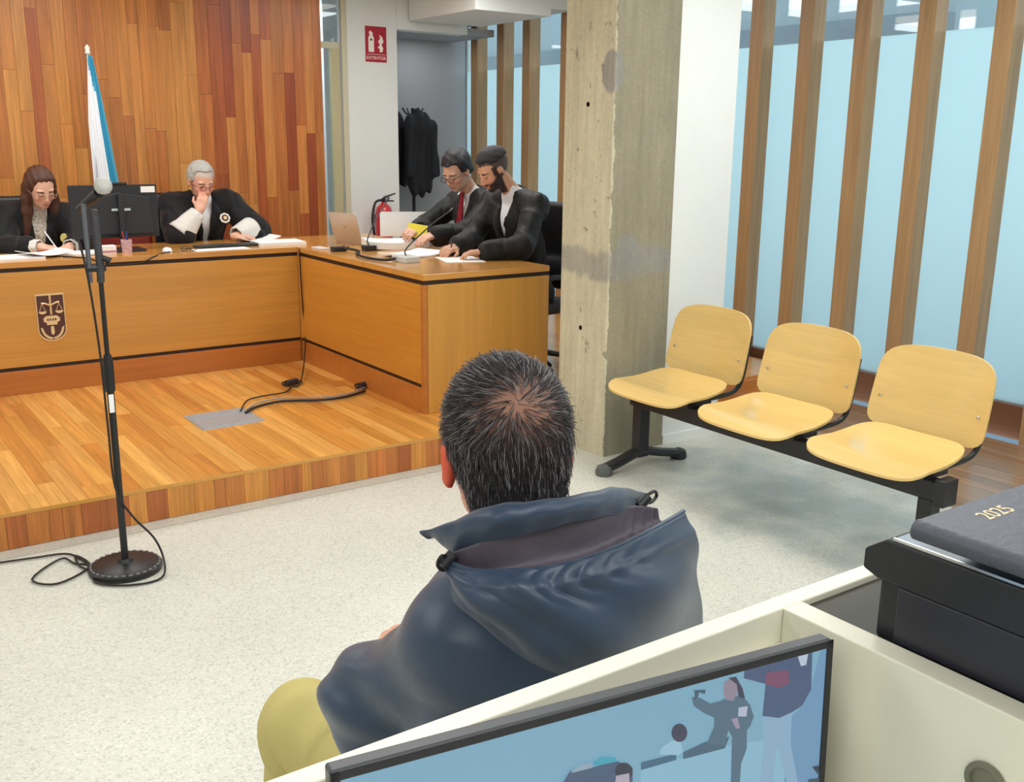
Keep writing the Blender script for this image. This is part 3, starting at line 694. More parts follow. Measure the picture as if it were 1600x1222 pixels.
tag(tube('cable', spline(gz([(386, 640), (402, 630), (440, 622), (500, 621), (545, 615), (570, 605)]), 6), .0045, M_cableg), 'thin grey cable lying alongside the thick black one on the dais', 'cable')
tag(tube('cable', spline(gz([(376, 642), (386, 626), (410, 619), (445, 613), (455, 605)])+gz([(470, 596)], ST+.02)+[(BX-.012, 6.30, .3), (BX-.010, 6.33, .6), (BX-.012, 6.34, .93)], 6), .0045, M_cable), 'thin dark cable climbing the inner corner between bench and side desk', 'cable')
for nm, px, py, lab in (('cable_connector', 456, 603, 'small black connector with loop lying on the dais near the inner corner'), ('cable_connector', 570, 607, 'black plug cluster on the dais against the side desk plinth')):
    c = empty(nm, at('z', ST, px, py), lab, 'connector')
    tube('plug', [(-.04, -.01, .022), (.04, .02, .022)], .020, M_plastic, c, 10)
    tube('loop', spline([(.03, .0, .010), (.08, .03, .010), (.05, .09, .012), (-.03, .07, .012), (-.05, .0, .010)], 5), .005, M_cable, c, 6)

# ------------------------------------------------------------------ microphone stand
ms = empty('microphone_stand', (.893, 3.871, 0), 'black straight floor microphone stand with round cast base in front of the dais', 'microphone stand')
lathe('base', [(.135, 0), (.138, .008), (.136, .020), (.118, .030), (.03, .036), (.022, .05)], M_black, ms, 40)
bm = bmesh.new()
for i in range(30):
    a = 2*PI*i/30; add_box(bm, (.124, -.008, .024), (.130, .008, .0285), Matrix.Rotation(a, 4, 'Z'))
finish('base_studs', bm, mat('stud_grey', (120, 122, 126), .5), ms)
lathe('pole', [(.0135, .04), (.0135, .74)], M_black, ms, 16)
lathe('clutch', [(.018, .72), (.019, .76), (.019, .83), (.013, .86)], M_black, ms, 16)
box('label', (-.012, -.0155, .64), (.006, -.0135, .71), M_paper, ms)
lathe('inner_pole', [(.009, .84), (.009, 1.16)], M_black, ms, 14)
tube('gooseneck', spline([(0, 0, 1.13), (.001, -.004, 1.2), (-.002, -.004, 1.30), (-.006, -.008, 1.39)], 6), .014, mat('worn_black', (58, 58, 64), .45, bump=.5, bscale=90), ms, 10)
tube('side_rod', [(-.036, .0, 1.13), (-.036, 0, 1.41)], .009, mat('rod_grey', (92, 94, 102), .4), ms, 10)
tube('clamp', [(-.045, 0, 1.18), (.02, 0, 1.18)], .013, M_black, ms, 10)
tube('clamp_knob', [(.008, -.01, 1.22), (.035, -.02, 1.205)], [.009, .014], M_black, ms, 10)
mc_ = empty('microphone', (.893+.012, 3.871-.02, 1.42), 'round silver-headed microphone clipped to the top of the floor stand', 'microphone')
tube('body', [(-.05, .10, -.035), (0, -.01, .03)], [.013, .020], M_plastic, mc_, 14)
lathe('grille', [(.005, -.030), (.020, -.026), (.0295, -.012), (.031, 0), (.0295, .012), (.020, .026), (.005, .031)], mat('mic_grille', (205, 205, 202), .45, metal=.4, bump=.6, bscale=300), mc_, 20, Matrix.Translation((.012, -.03, .055)))
tag(tube('cable', spline([(.815, 3.90, 1.36), (.842, 3.86, 1.2), (.862, 3.85, .9), (.868, 3.85, .6), (.875, 3.85, .35), (.93, 3.86, .22), (1.0, 3.84, .12), (1.02, 3.80, .04), (.98, 3.70, .008), (.86, 3.70, .008), (.76, 3.80, .008), (.80, 3.95, .008), (.74, 4.02, .008)]+gz([(95, 873), (50, 905), (90, 912), (140, 885), (118, 868), (125, 885), (145, 890), (110, 866), (50, 872), (-40, 885)], .008), 5), .0042, M_cable), 'black microphone cable hanging down the floor stand and coiled on the floor', 'cable')

# ------------------------------------------------------------------ flag
fp = at('y', 7.45, 136, 72)
fg = empty('flag', (fp.x, 7.45, ST), 'white flag with a light blue band furled on a pole behind the bench', 'flag')
lathe('base', [(.15, 0), (.15, .02), (.03, .05), (.02, .12)], M_chrome, fg, 24)
hgt = fp.z-ST
lathe('pole', [(.011, .1), (.011, hgt-.05)], M_chrome, fg, 12); lathe('finial', [(.006, hgt-.06), (.02, hgt-.045), (.014, hgt-.03), (.018, hgt-.01), (.004, hgt+.01)], mat('finial_white', (235, 235, 230), .3), fg, 14)
bm = bmesh.new(); nu, nv = 60, 40; g = [[None]*(nu+1) for _ in range(nv+1)]
cl_ = bm.loops.layers.float_color.new('Col')
for j in range(nv+1):
    v = j/nv; z_ = hgt-.06-v*1.28; wl = .010+.030*min(1, v*3); wr = .022+.165*v**.9
    for i in range(nu+1):
        u = i/nu; xx = -wl+(wl+wr)*u; yy = -.018-.022*math.sin(u*PI*7+v*1.5)*(0.35+v)*.9-.02*u*v
        g[j][i] = bm.verts.new((xx, yy, z_-.05*u*v))
cb = lin((70, 170, 205)); cw = lin((244, 246, 250)); cy = lin((230, 205, 110))
for j in range(nv):
    for i in range(nu):
        f = bm.faces.new((g[j][i], g[j+1][i], g[j+1][i+1], g[j][i+1]))
        u, v = (i+.5)/nu, (j+.5)/nv; lo = .62+.0*v if v > .18 else .05+v*3; hi = .98 if v < .8 else 1.3-.4*v
        c = cb if lo < u < hi else cw
        if v > .93 and u > .9: c = cy
        if c is cb and v > .7 and (i % 9 == 4) and (j % 6 < 3): c = cw
        for lp_ in f.loops: lp_[cl_] = (*c, 1)
fo = finish('cloth', bm, mat('flag_cloth', vcol=True, rough=.7), fg, smooth=True, angle=0); fo.modifiers.new('s', 'SOLIDIFY').thickness = .002

# ------------------------------------------------------------------ computer monitor on the bench (seen from behind)
mp_ = at('y', 6.72, 181, 330)
cm = empty('computer_monitor', (mp_.x, 6.74, BT), 'black computer monitor on the bench seen from behind, white label in its corner', 'monitor')
Mm = frame_m((0, 0, 0), (1, 0, 0), (0, 0, 1))
zc = mp_.z-BT
zt = at('y', 6.72, 181, 289).z-BT; zb = at('y', 6.72, 181, 372).z-BT; mw = at('y', 6.72, 250, 330).x-at('y', 6.72, 112, 330).x
box('housing', (-mw/2, 0, zb), (mw/2, .022, zt), M_plastic, cm, .004)
prism('rear_bulge', [(-mw*.36, zb+.02), (mw*.44, zb+.02), (mw*.40, zt-.08), (.02, zt-.045), (-mw*.33, zt-.09)], .022, mat('bulge_plastic', (38, 39, 44), .5), cm, frame_m((0, 0, 0), (1, 0, 0), (0, 0, 1)), .006)
box('stand_neck', (.01, -.055, .01), (.045, -.023, zt-.06), M_plastic, cm, .004)
box('stand_foot', (-.10, -.11, 0), (.15, .08, .014), M_plastic, cm, .005)
box('screen', (-mw/2+.012, .022, zb+.02), (mw/2-.012, .0225, zt-.012), mat('lit_screen_white', (150, 170, 190), .3), cm)
box('label', (mw/2-.10, -.0015, zt-.05), (mw/2-.012, -.0003, zt-.012), M_paper, cm)
box('hinge', (-.03, -.04, zb+.17), (.085, -.025, zb+.185), M_chrome, cm)
tag(box('webcam', (mp_.x-.02, 6.735, BT+zt), (mp_.x+.085, 6.765, BT+zt+.014), M_plastic, bevel=.003), 'small black webcam bar on top of the bench monitor', 'webcam')

# ------------------------------------------------------------------ things on the bench
def sheet(name, x, y, w, d, rz, z, label, t=.004, m=M_paper, cat='paper', curl=0.0, group=None, tilt=0.0):
    bm = bmesh.new(); n = 8; V = []
    for s_ in (0, 1):
        V.append([[bm.verts.new(((i/n-.5)*w, (j/1-.5)*d, (t if s_ else 0)+curl*((i/n-.5)*2)**2)) for j in (0, 1)] for i in range(n+1)])
    for i in range(n):
        bm.faces.new((V[1][i][0], V[1][i+1][0], V[1][i+1][1], V[1][i][1])); bm.faces.new((V[0][i][0], V[0][i][1], V[0][i+1][1], V[0][i+1][0]))
        for j in (0, 1): bm.faces.new((V[0][i][j], V[0][i+1][j], V[1][i+1][j], V[1][i][j]))
    bm.faces.new((V[0][0][0], V[0][0][1], V[1][0][1], V[1][0][0])); bm.faces.new((V[0][n][0], V[0][n][1], V[1][n][1], V[1][n][0]))
    o = finish(name, bm, m); o.location = (x, y, z); o.rotation_euler = (0, tilt, rz); return tag(o, label, cat, group)
B0 = BT+.0005
sheet('paper_stack', 1.02, 6.60, .34, .24, .1, B0, 'loose white papers at the left end of the bench before the woman', .012)
sheet('paper_stack', 1.42, 6.68, .30, .22, -.2, B0, 'white case papers under the writing hands of the woman', .010, curl=.008)
sheet('open_document', 1.22, 6.62, .26, .20, .3, B0+.014, 'curled white document lying on the papers left of the emblem side', .004, curl=.02)
sheet('notebook', 2.36, 6.66, .42, .13, .0, B0, 'dark green closed folder flat in front of the grey-haired judge', .014, mat('green_folder', (36, 52, 52), .5), 'folder')
sheet('paper_sheet', 2.26, 6.50, .36, .12, .03, B0, 'white sheet on the bench edge in front of the dark green folder', .003)
sheet('paper_stack', 2.72, 6.66, .32, .24, -.1, B0, 'thick white file at the right end of the bench beside the judge', .020)
sheet('open_document', 2.66, 6.92, .30, .18, .1, B0+.001, 'curled white pages behind the thick file near the judge sleeve', .006, curl=.03)
# small box, cup, glass
tissue = empty('tissue_box', (1.565, 6.56, BT), 'small white box on the bench just left of the monitor stand', 'box')
box('carton', (-.05, -.03, 0), (.05, .035, .055), M_paper, tissue, .003); box('printed_band', (-.051, -.0312, .012), (.051, -.0302, .026), mat('pink_print', (200, 140, 160), .6), tissue)
cup = empty('pen_cup', (1.70, 6.62, BT), 'pink patterned pen cup beside the foot of the bench monitor', 'cup')
lathe('cup_body', [(.030, 0), (.034, .08), (.030, .08), (.027, .01)], mat('pink_pattern', (206, 170, 176), .6, var=.5, vscale=90), cup, 18)
for i, (c, a) in enumerate((((60, 80, 150), .2), ((190, 60, 50), -.2), ((30, 30, 30), .05))): tube('pen', [(.008*i-.008, 0, .012), (.008*i-.008+a*.09, .01, .13)], .004, mat('pen_%s' % 'abc'[i], c, .4), cup, 8)
ms2 = empty('computer_mouse', (1.92, 6.52, BT), 'white computer mouse on the bench right of the monitor', 'mouse')
lathe('shell', [(.028, 0), (.030, .010), (.022, .024), (.008, .030)], mat('mouse_white', (235, 235, 238), .3), ms2, 18, Matrix.Diagonal((1, 1.7, 1, 1)))
tag(tube('cable', spline([(1.92, 6.47, BT+.005), (1.86, 6.42, BT+.004), (1.80, 6.391, BT-.01), (1.70, 6.385, BT-.045), (1.52, 6.388, BT-.04), (1.42, 6.391, BT+.0), (1.36, 6.46, BT+.004), (1.30, 6.52, BT+.005)], 6), .004, M_cable), 'black cable sagging over the front edge of the judges bench', 'cable')
gls = empty('folded_glasses', (2.05, 6.50, BT), 'dark folded spectacles on the bench near the computer mouse', 'glasses')
for s_ in (-1, 1):
    pts = [(s_*.028+.022*math.cos(a), 0, .018+.016*math.sin(a)) for a in [2*PI*i/14 for i in range(15)]]; tube('rim', pts, .0025, M_plastic, gls, 6); tube('temple', [(s_*.05, 0, .02), (s_*-.02, .012, .012)], .0022, M_plastic, gls, 6)
# desk microphone of the judge
def desk_mic(x, y, z, bend, label, col, base=(.06, .04)):
    e = empty('desk_microphone', (x, y, z), label, 'microphone')
    prism('base', rrect(base[0]*2, base[1]*2, .012), .035, col, e, bevel=.004)
    pts = spline(bend, 8); tube('gooseneck', pts, .0042, M_plastic, e, 8)
    a, b = Vector(bend[-2]), Vector(bend[-1]); d = (b-a).normalized(); tube('capsule', [b-d*.005, b+d*.04], [.007, .010], M_plastic, e, 10); return e

# ------------------------------------------------------------------ things on the lawyers' desk
lap = empty('laptop', (3.14, 6.42, BT), 'open silver laptop at the far end of the lawyers desk, lid towards the room', 'laptop')
lap.rotation_euler = (0, 0, R(-78))
M_alu = mat('laptop_aluminium', (205, 190, 172), .35, metal=.5)
box('keyboard_base', (-.15, .0, 0), (.15, .21, .014), M_alu, lap, .004)
prism('lid', rrect(.30, .21, .012), .006, M_alu, lap, frame_m((0, 0, .014), (1, 0, 0), (0, -.28, .96)) @ Matrix.Translation((0, .105, 0)), .001)
prism('lid_mark', [(.012*math.cos(a), .012*math.sin(a)) for a in [2*PI*i/16 for i in range(16)]], .0006, mat('mark_grey', (170, 150, 135), .3), lap, frame_m((0, 0, .014), (1, 0, 0), (0, -.28, .96)) @ Matrix.Translation((0, .11, .006)))
_ = 0
desk_mic(2.97, 5.32, BT, [(0, .0, .035), (.02, .02, .08), (.25, .12, .20), (.43, .20, .27)], 'grey box microphone with long black gooseneck on the lawyers desk before the bearded lawyer', mat('mic_base_grey', (206, 208, 206), .4), (.055, .085))
desk_mic(3.06, 5.97, BT, [(0, 0, .035), (.0, .02, .07), (.10, .1, .18), (.24, .2, .30)], 'small dark microphone with bent neck on the lawyers desk before the extinguisher', M_plastic, (.04, .04))
tag(box('phone', (2.80, 6.16, BT), (2.87, 6.30, BT+.010), mat('phone_white', (228, 226, 226), .3), bevel=.003), 'white mobile phone near the inner corner of the lawyers desk', 'phone')
tag(tube('cable', spline([(2.84, 6.05, BT+.008), (2.9, 6.0, BT+.02), (2.95, 5.9, BT+.01), (2.86, 5.75, BT+.012), (2.82, 5.55, BT+.010), (2.86, 5.38, BT+.010), (2.91, 5.34, BT+.02)], 6), .008, M_cable), 'thick black cable snaking along the lawyers desk to the grey microphone box', 'cable')
ad_ = empty('power_adapter', (2.87, 6.03, BT), 'black power adapter beside the phone on the lawyers desk', 'adapter')
box('brick', (-.045, -.03, 0), (.045, .03, .03), M_plastic, ad_, .005); tube('lead', spline([(.04, 0, .015), (.09, .03, .02), (.08, .12, .01), (.14, .2, .012)], 5), .004, M_cable, ad_, 6)
sheet('paper_stack', 3.30, 6.06, .40, .32, -.3, B0, 'thick heap of white case papers before the lawyer with glasses', .045, curl=.012)
sheet('open_document', 3.17, 5.58, .36, .26, .3, B0, 'white papers spread between the microphone box and the two lawyers', .010, curl=.015)
sheet('paper_sheet', 3.30, 5.24, .24, .30, -.3, B0, 'white sheet the bearded lawyer is writing on', .003)
st_ = sheet('standing_document', 3.52, 6.30, .36, .004, .05, 0, 'large open white document propped upright beside the extinguisher', .17, curl=0.0); st_.location.z = BT+.046; st_.rotation_euler = (0, 0, R(-28))
sn = sheet('yellow_note', 3.40, 5.93, .13, .10, -.4, 0, 'yellow paper held near the hands of the lawyer with glasses', .002, mat('yellow_paper', (240, 220, 70), .7)); sn.location.z = BT+.115; sn.rotation_euler = (R(62), R(10), R(-25))

# ------------------------------------------------------------------ fire extinguisher and sign on the white wall
EX = at('y', 7.9, 600, 345)
fe = empty('fire_extinguisher', (EX.x, 7.90, at('y', 7.9, 600, 381).z), 'red fire extinguisher with black hose on the white wall', 'fire extinguisher')
M_red = mat('extinguisher_red', (206, 30, 44), .3, coat=.5)
eh = at('y', 7.9, 600, 318).z-at('y', 7.9, 600, 381).z
lathe('cylinder', [(.060, -.12), (.073, -.105), (.073, eh-.07), (.060, eh-.03), (.030, eh-.005), (.020, eh+.01)], M_red, fe, 28)
lathe('valve', [(.018, eh), (.018, eh+.045), (.010, eh+.05)], M_plastic, fe, 12)
tube('handle', [(0, 0, eh+.05), (.10, -.03, eh+.085)], [.011, .006], M_plastic, fe, 8); tube('lever', [(0, 0, eh+.025), (.09, -.02, eh+.02)], [.009, .006], M_plastic, fe, 8)
tube('hose', spline([(-.015, 0, eh+.03), (-.09, -.02, eh+.01), (-.125, -.03, eh-.12), (-.11, -.03, eh-.27), (-.085, -.03, eh-.40)], 6), .011, M_plastic, fe, 8)
bm = bmesh.new()
for z_, w_, h_ in ((.10, .5, .03), (.16, .5, .05), (.235, .42, .035)):
    for a0 in (-.5, -.05):
        for i in range(5):
            a1, a2 = a0-PI/2+.3+i*.42/5*1.0, a0-PI/2+.3+(i+.8)*.42/5
            vs = [bm.verts.new((.0745*math.cos(a), .0745*math.sin(a), zz)) for a, zz in ((a1, z_), (a2, z_), (a2, z_+h_), (a1, z_+h_))]; bm.faces.new(vs)
finish('instruction_label', bm, mat('label_pink', (245, 215, 215), .5), fe)
box('bracket', (-.04, .05, eh-.16), (.04, .099, eh-.10), M_plastic, fe)
sg0 = at('y', AY, 570, 40); sg1 = at('y', AY, 604, 98)
sg = empty('fire_extinguisher_sign', (sg0.x, AY, sg1.z), 'red sign with white extinguisher pictogram high on the white wall', 'sign')
sw_, sh_ = sg1.x-sg0.x, sg0.z-sg1.z; M_sred = mat('sign_red', (178, 20, 44), .4); M_sw = mat('sign_white', (250, 240, 232), .5)
box('plate', (0, -.004, 0), (sw_, 0, sh_), M_sred, sg)
Ms = frame_m((0, -.004, 0), (1, 0, 0), (0, 0, 1)) @ Matrix.Scale(sw_, 4)
kk = sh_/sw_
def sgp(n, poly, m=M_sw): return prism(n, poly, .004, m, sg, Ms)
sgp('pictogram_body', [(.14, .40), (.40, .40), (.40, .98), (.34, 1.08), (.36, 1.16), (.26, 1.26), (.16, 1.20), (.20, 1.08), (.14, .98)])
prism('pictogram_dot', [(.27+.05*math.cos(a), .90+.05*math.sin(a)) for a in [2*PI*i/12 for i in range(12)]], .006, M_plastic, sg, Ms)
sgp('pictogram_flame', [(.66, .40), (.80, .42), (.84, .58), (.76, .70), (.86, .84), (.80, 1.02), (.66, 1.12), (.70, .96), (.60, .84), (.68, .70), (.58, .60), (.68, .52)])
tx = bpy.data.curves.new('sign_text', 'FONT'); tx.body = 'EXTINTOR'; tx.size = .19; tx.align_x = 'CENTER'; tx.extrude = .004
o = bpy.data.objects.new('sign_text', tx); COL.objects.link(o); dg = bpy.context.evaluated_depsgraph_get(); me = bpy.data.meshes.new_from_object(o.evaluated_get(dg)); bpy.data.objects.remove(o)
lt = link('lettering', me, M_sw, sg); lt.matrix_local = Ms @ Matrix.Translation((.5, .10, .004))
sgp('rule', [(.06, .30), (.94, .30), (.94, .315), (.06, .315)])

# coats on hooks in the alcove
def coat(x, y, ztop, w, h, label, lean=0.0):
    F = Field((x-w, y-.2, ztop-h-.1), (x+w, y+.2, ztop+.1), .009)
    F.cone((x, y, ztop-.06), (x, y, ztop-.02), .05, .03, .03)
    F.ell((x, y, ztop-.14), (w*.48, .08, .11), None, .05)
    F.cone((x, y, ztop-.2), (x+lean, y, ztop-h+.10), w*.46, w*.52, .05, sq=((0, 1, 0), .35))
    for s_ in (-1, 1): F.cone((x+s_*w*.42, y-.02, ztop-.16), (x+s_*w*.46, y-.05, ztop-h*.78), .05, .045, .04)
    F.warp(lambda P: .007*np.sin(P[..., 0]*70+2*np.sin(P[..., 2]*6))+.004*sins(P, 30, 3))
    o = F.mesh('coat', mat('coat_black', (28, 30, 36), .8)); tag(o, label, 'coat'); return o
ck = at('y', 8.45, 655, 232); ct = at('y', 8.45, 652, 172).z; cbz = at('y', 8.45, 655, 298).z
coat(ck.x, 8.45, ct, .30, ct-cbz, 'black coat hanging in the grey alcove beside the doorway')
ck2 = at('y', 8.55, 630, 230); coat(ck2.x-.03, 8.62, at('y', 8.62, 628, 176).z, .16, .7, 'dark grey garment partly hidden behind the alcove edge, left of the coat')
rk = empty('coat_stand', (ck.x, 8.56, 0), 'dark pole coat stand in the alcove carrying the coats', 'coat stand')
lathe('base', [(.18, 0), (.18, .02), (.03, .04)], M_plastic, rk, 24); lathe('pole', [(.016, .02), (.016, ct+.02)], M_plastic, rk, 12)
for a in (0, PI/2, PI, 3*PI/2): tube('hook', spline([(0, 0, ct-.04), (.07*math.cos(a), .07*math.sin(a), ct-.03), (.11*math.cos(a), .11*math.sin(a), ct+.02)], 4), .008, M_plastic, rk, 8)

# ------------------------------------------------------------------ office chairs
def make_chair(label, m):
    e = empty('office_chair', (0, 0, 0), label, 'chair')
    prism('seat', rrect(.48, .46, .08), .07, m, e, Matrix.Translation((0, 0, .39)), .02)
    F = Field((-.3, -.42, .4), (.3, -.1, 1.15), .012)
    F.box((0, -.25, .80), (.23, .035, .29), None, .034, .02); F.ell((0, -.215, .62), (.2, .04, .1), None, .04)
    F.mesh('backrest', m, e)
    lathe('gas_post', [(.028, .10), (.028, .39)], M_plastic, e, 14)
    for k in range(5):
        a = 2*PI*k/5+.3; tube('leg', [(.03*math.cos(a), .03*math.sin(a), .11), (.28*math.cos(a), .28*math.sin(a), .065)], [.022, .015], M_plastic, e, 8)
        lathe('caster', [(.02, 0), (.025, .02), (.025, .035), (.015, .05)], M_plastic, e, 10, Matrix.Translation((.28*math.cos(a), .28*math.sin(a), 0)))
    for s_ in (-1, 1): tube('armrest', spline([(s_*.24, -.12, .44), (s_*.28, -.08, .6), (s_*.28, .06, .64), (s_*.28, .14, .63)], 5), .018, M_plastic, e, 8)
    return e
M_leather = mat('black_leather', (24, 25, 30), .45, bump=.1, bscale=80); M_burg = mat('burgundy_leather', (140, 44, 34), .5, bump=.1, bscale=80)

# ------------------------------------------------------------------ people
M_skin = mat('skin', vcol=True, rough=.5, var=.05, vscale=60)
M_robe = mat('robe_black', (13, 14, 18), .7, spec=.3, sheen=.12, bump=.8, bscale=9, stretch=(2.2, 2.2, 1))
M_suit = mat('robe_satin', (11, 12, 15), .6, spec=.35, sheen=.08, bump=.8, bscale=9, stretch=(2.2, 2.2, 1))
M_shirt = mat('shirt_white', (238, 240, 246), .7, bump=.1, bscale=60)
M_lace = mat('lace_white', (238, 236, 230), .8, bump=.9, bscale=160, var=.12, vscale=120)
def loc2world(px, py, yaw, base):
    Mx = Matrix.Translation((px, py, base)) @ Matrix.Rotation(yaw, 4, 'Z')
    return lambda p: tuple(Mx @ Vector(p))
def glasses(M, parent, m, r=.023):
    e = bmesh.new()
    for s_ in (-1, 1):
        pts = [M @ Vector((s_*.032+r*math.cos(a), .107, -.010+r*.72*math.sin(a))) for a in [2*PI*i/20 for i in range(21)]]; add_tube(e, pts, .0022, 6)
        add_tube(e, [M @ Vector((s_*.055, .107, -.005)), M @ Vector((s_*.080, .06, -.004)), M @ Vector((s_*.084, .0, -.002))], .002, 6)
    add_tube(e, [M @ Vector((-.010, .107, -.006)), M @ Vector((0, .111, -.003)), M @ Vector((.010, .107, -.006))], .002, 6)
    return finish('glasses', e, m, parent, smooth=True)

def person(label, w, head, skin, arms, hands, res=.0065, fem=False, beard=None, scalp=None, brow=(60, 45, 35), torso=None, s=1.0, legs=True):
    """w: local->world; arms: {'L': (sh, el, wr), 'R': ...} in local coords; torso: pelvis, chest, neck base"""
    pel, che, nec = torso; pts = [w(p) for p in (pel, che, nec)]+[w(q) for a in arms.values() for q in a]+[tuple(head.translation)]
    if legs: pts += [w((s_*.12, .62, 0)) for s_ in (-1, 1)]
    P = np.array(pts); lo = P.min(0)-.20; hi = P.max(0)+.20; lo[2] = max(lo[2], w((0, 0, -.02))[2])
    F = Field(lo, hi, res)
    ax = Vector(w((0, 1, 0)))-Vector(w((0, 0, 0)))
    F.cone(w(pel), w(((pel[0]+che[0])/2, (pel[1]+che[1])/2, (pel[2]+che[2])/2)), .14, .12, .04, sq=(ax, .78)); F.cone(w(((pel[0]+che[0])/2, (pel[1]+che[1])/2, (pel[2]+che[2])/2)), w(che), .12, .14, .05, sq=(ax, .72))
    for k_, (sh, el, wr) in arms.items():
        F.cone(w(che), w(sh), .09, .055, .05); F.cone(w(nec), w(sh), .045, .045, .04); add_arm(F, w(sh), w(el), w(wr))
    for k_, h in hands.items(): add_hand(F, w(arms[k_][2]), *h[:3], **h[3])
    hp = head @ Vector((0, -.018, -.05)); F.cone(w(nec), tuple(hp), .056, .050, .02)
    add_head(F, head, fem)
    if legs:
        for s_ in (-1, 1):
            hip, kn, an = (s_*.09, pel[1]+.03, pel[2]), (s_*.13, pel[1]+.44, pel[2]+.02), (s_*.13, pel[1]+.46, .08)
            F.cone(w(hip), w(kn), .085, .058, .04); F.cone(w(kn), w(an), .055, .036, .02); F.cone(w((s_*.13, pel[1]+.44, .045)), w((s_*.14, pel[1]+.62, .035)), .040, .032, .02)
    o = F.mesh('person', M_skin, None, head_color(head, skin, brow=brow, beard=beard, scalp=scalp)); tag(o, label, 'person'); return o
def torso_cloth(F, w, torso, arms, g=.02, sleeve=(.075, .07, .06), long_=True, skirt=True, cuff=.85):
    pel, che, nec = torso; ax = Vector(w((0, 1, 0)))-Vector(w((0, 0, 0))); mid = tuple((a+b)/2 for a, b in zip(pel, che))
    F.cone(w(pel), w(mid), .15+g, .135+g, .04, sq=(ax, .80)); F.cone(w(mid), w(che), .135+g, .15+g, .05, sq=(ax, .76))
    for sh, el, wr in arms.values():
        F.cone(w(che), w(sh), .10+g, .055+g, .06); F.cone(w((nec[0], nec[1]-.02, nec[2]-.01)), w((sh[0], sh[1], sh[2]-.005)), .050+g*.6, .048+g, .06)
        e2 = tuple(np.array(el)+(np.array(wr)-np.array(el))*cuff); F.cone(w(sh), w(el), sleeve[0], sleeve[1], .03); F.cone(w(el), w(e2), sleeve[1], sleeve[2], .025); F.cone(np.array(w(el))-(0, 0, .02), np.array(w(e2))-(0, 0, .025), sleeve[1]*.8, sleeve[2]*.95, .03)
    if skirt:
        for s_ in (-1, 1):
            hip, kn, an = (s_*.09, pel[1]+.03, pel[2]), (s_*.13, pel[1]+.44, pel[2]+.02), (s_*.13, pel[1]+.46, .14)
            F.cone(w(hip), w(kn), .11, .085, .06); F.cone(w(kn), w(an), .08, .08, .05)

# --- judge with grey hair
w = loc2world(2.40, 7.42, PI, ST)
torso = ((0, 0, .50), (0.0, .13, .90), (0.0, .16, 1.06))
HM = head_frame(Vector(at('y', 7.16, 314, 282))+Vector((0, 0.0, 0)), PI+.12, R(22), 0, 1.05)
# person facing -Y: local +x is the world -x
armsJ = {'R': ((.20, .14, 1.02), (.27, .37, .81), (.08, .36, .98)), 'L': ((-.20, .14, 1.02), (-.34, .33, .83), (-.13, .47, .815))}
mouth = HM @ Vector((0.01, .10, -.075))
wrR = Vector(mouth)+Vector((-.055, -.035, -.085)); Minv = Matrix.Translation((2.40, 7.42, ST)) @ Matrix.Rotation(PI, 4, 'Z'); lw = tuple(Minv.inverted() @ wrR); armsJ['R'] = (armsJ['R'][0], (.24, .36, .82), lw)
jd = person('grey-haired person in glasses and black robe, hand on mouth, behind the bench', w, HM, (226, 172, 146), armsJ,
            {'R': ((.35, .05, 1.0), (.35, .9, -.1), 1, dict(curl=.85, s=.95)), 'L': ((.75, -.35, -.05), (0, 0, -1), -1, dict(curl=.4, s=.95))}, scalp=(205, 190, 180), brow=(120, 110, 105), torso=torso)
def field_for(w, torso, arms, res=.0085, skirt=True, ext=.25):
    pts = np.array([w(p) for p in torso]+[w(q) for a in arms.values() for q in a]+[w((0, .6, 0))]); lo, hi = pts.min(0)-ext, pts.max(0)+ext; lo[2] = w((0, 0, .02))[2]; return Field(lo, hi, res)
def v_cut(F, w, torso, width=.06, **kw):
    pel, che, nec = torso; o_ = np.array(w((0, 0, 0))); A = np.array([np.array(w(e_))-o_ for e_ in ((1, 0, 0), (0, 1, 0), (0, 0, 1))])
    sl, P = F._sub(F.lo, F.lo+F.n*F.res, 0); q = (P-o_)@A.T; zb, zt = che[2]-.20, nec[2]+.05
    t_ = (q[..., 2]-zb)/(zt-zb); xc = che[0]+(nec[0]-che[0])*t_; yc = che[1]+(nec[1]-che[1])*np.clip(t_, 0, 1)+.03
    d = np.maximum(np.abs(q[..., 0]-xc)-width*np.clip(t_, 0, 1.1), yc-q[..., 1]); d = np.maximum(d, zb-q[..., 2]); F._mix(sl, d.astype(np.float32), .008, 's')
def v_cut_old(F, w, torso, width=.055, depth=.10, z0=.0, k=.01):
    """open the front of the robe from the neck down the chest"""
    pel, che, nec = torso; a = np.array(w((nec[0], nec[1]+.13, nec[2]+.06))); b = np.array(w((che[0], che[1]+.17, che[2]-.22+z0)))
    F.cone(a, b, width*1.3, width*.25, k, 's')
def neck_hole(F, w, torso, r=.062):
    nec = torso[2]; F.cone(w((nec[0], nec[1]-.01, nec[2]+.005)), w((nec[0], nec[1]+.02, nec[2]+.2)), r, r+.03, .01, 's')
def ridge(P, f, seed): return np.clip(1-np.abs(sins(P, f, seed))*4.5, 0, 1)
def folds(F, amp=.005, f=26, seed=1): F.warp(lambda P: amp*.7*sins(P, f, seed)+amp*1.0*ridge(P*np.array([1, 1, .6]), f*.75, seed+5)-amp*.6*ridge(P, f*.6, seed+9))
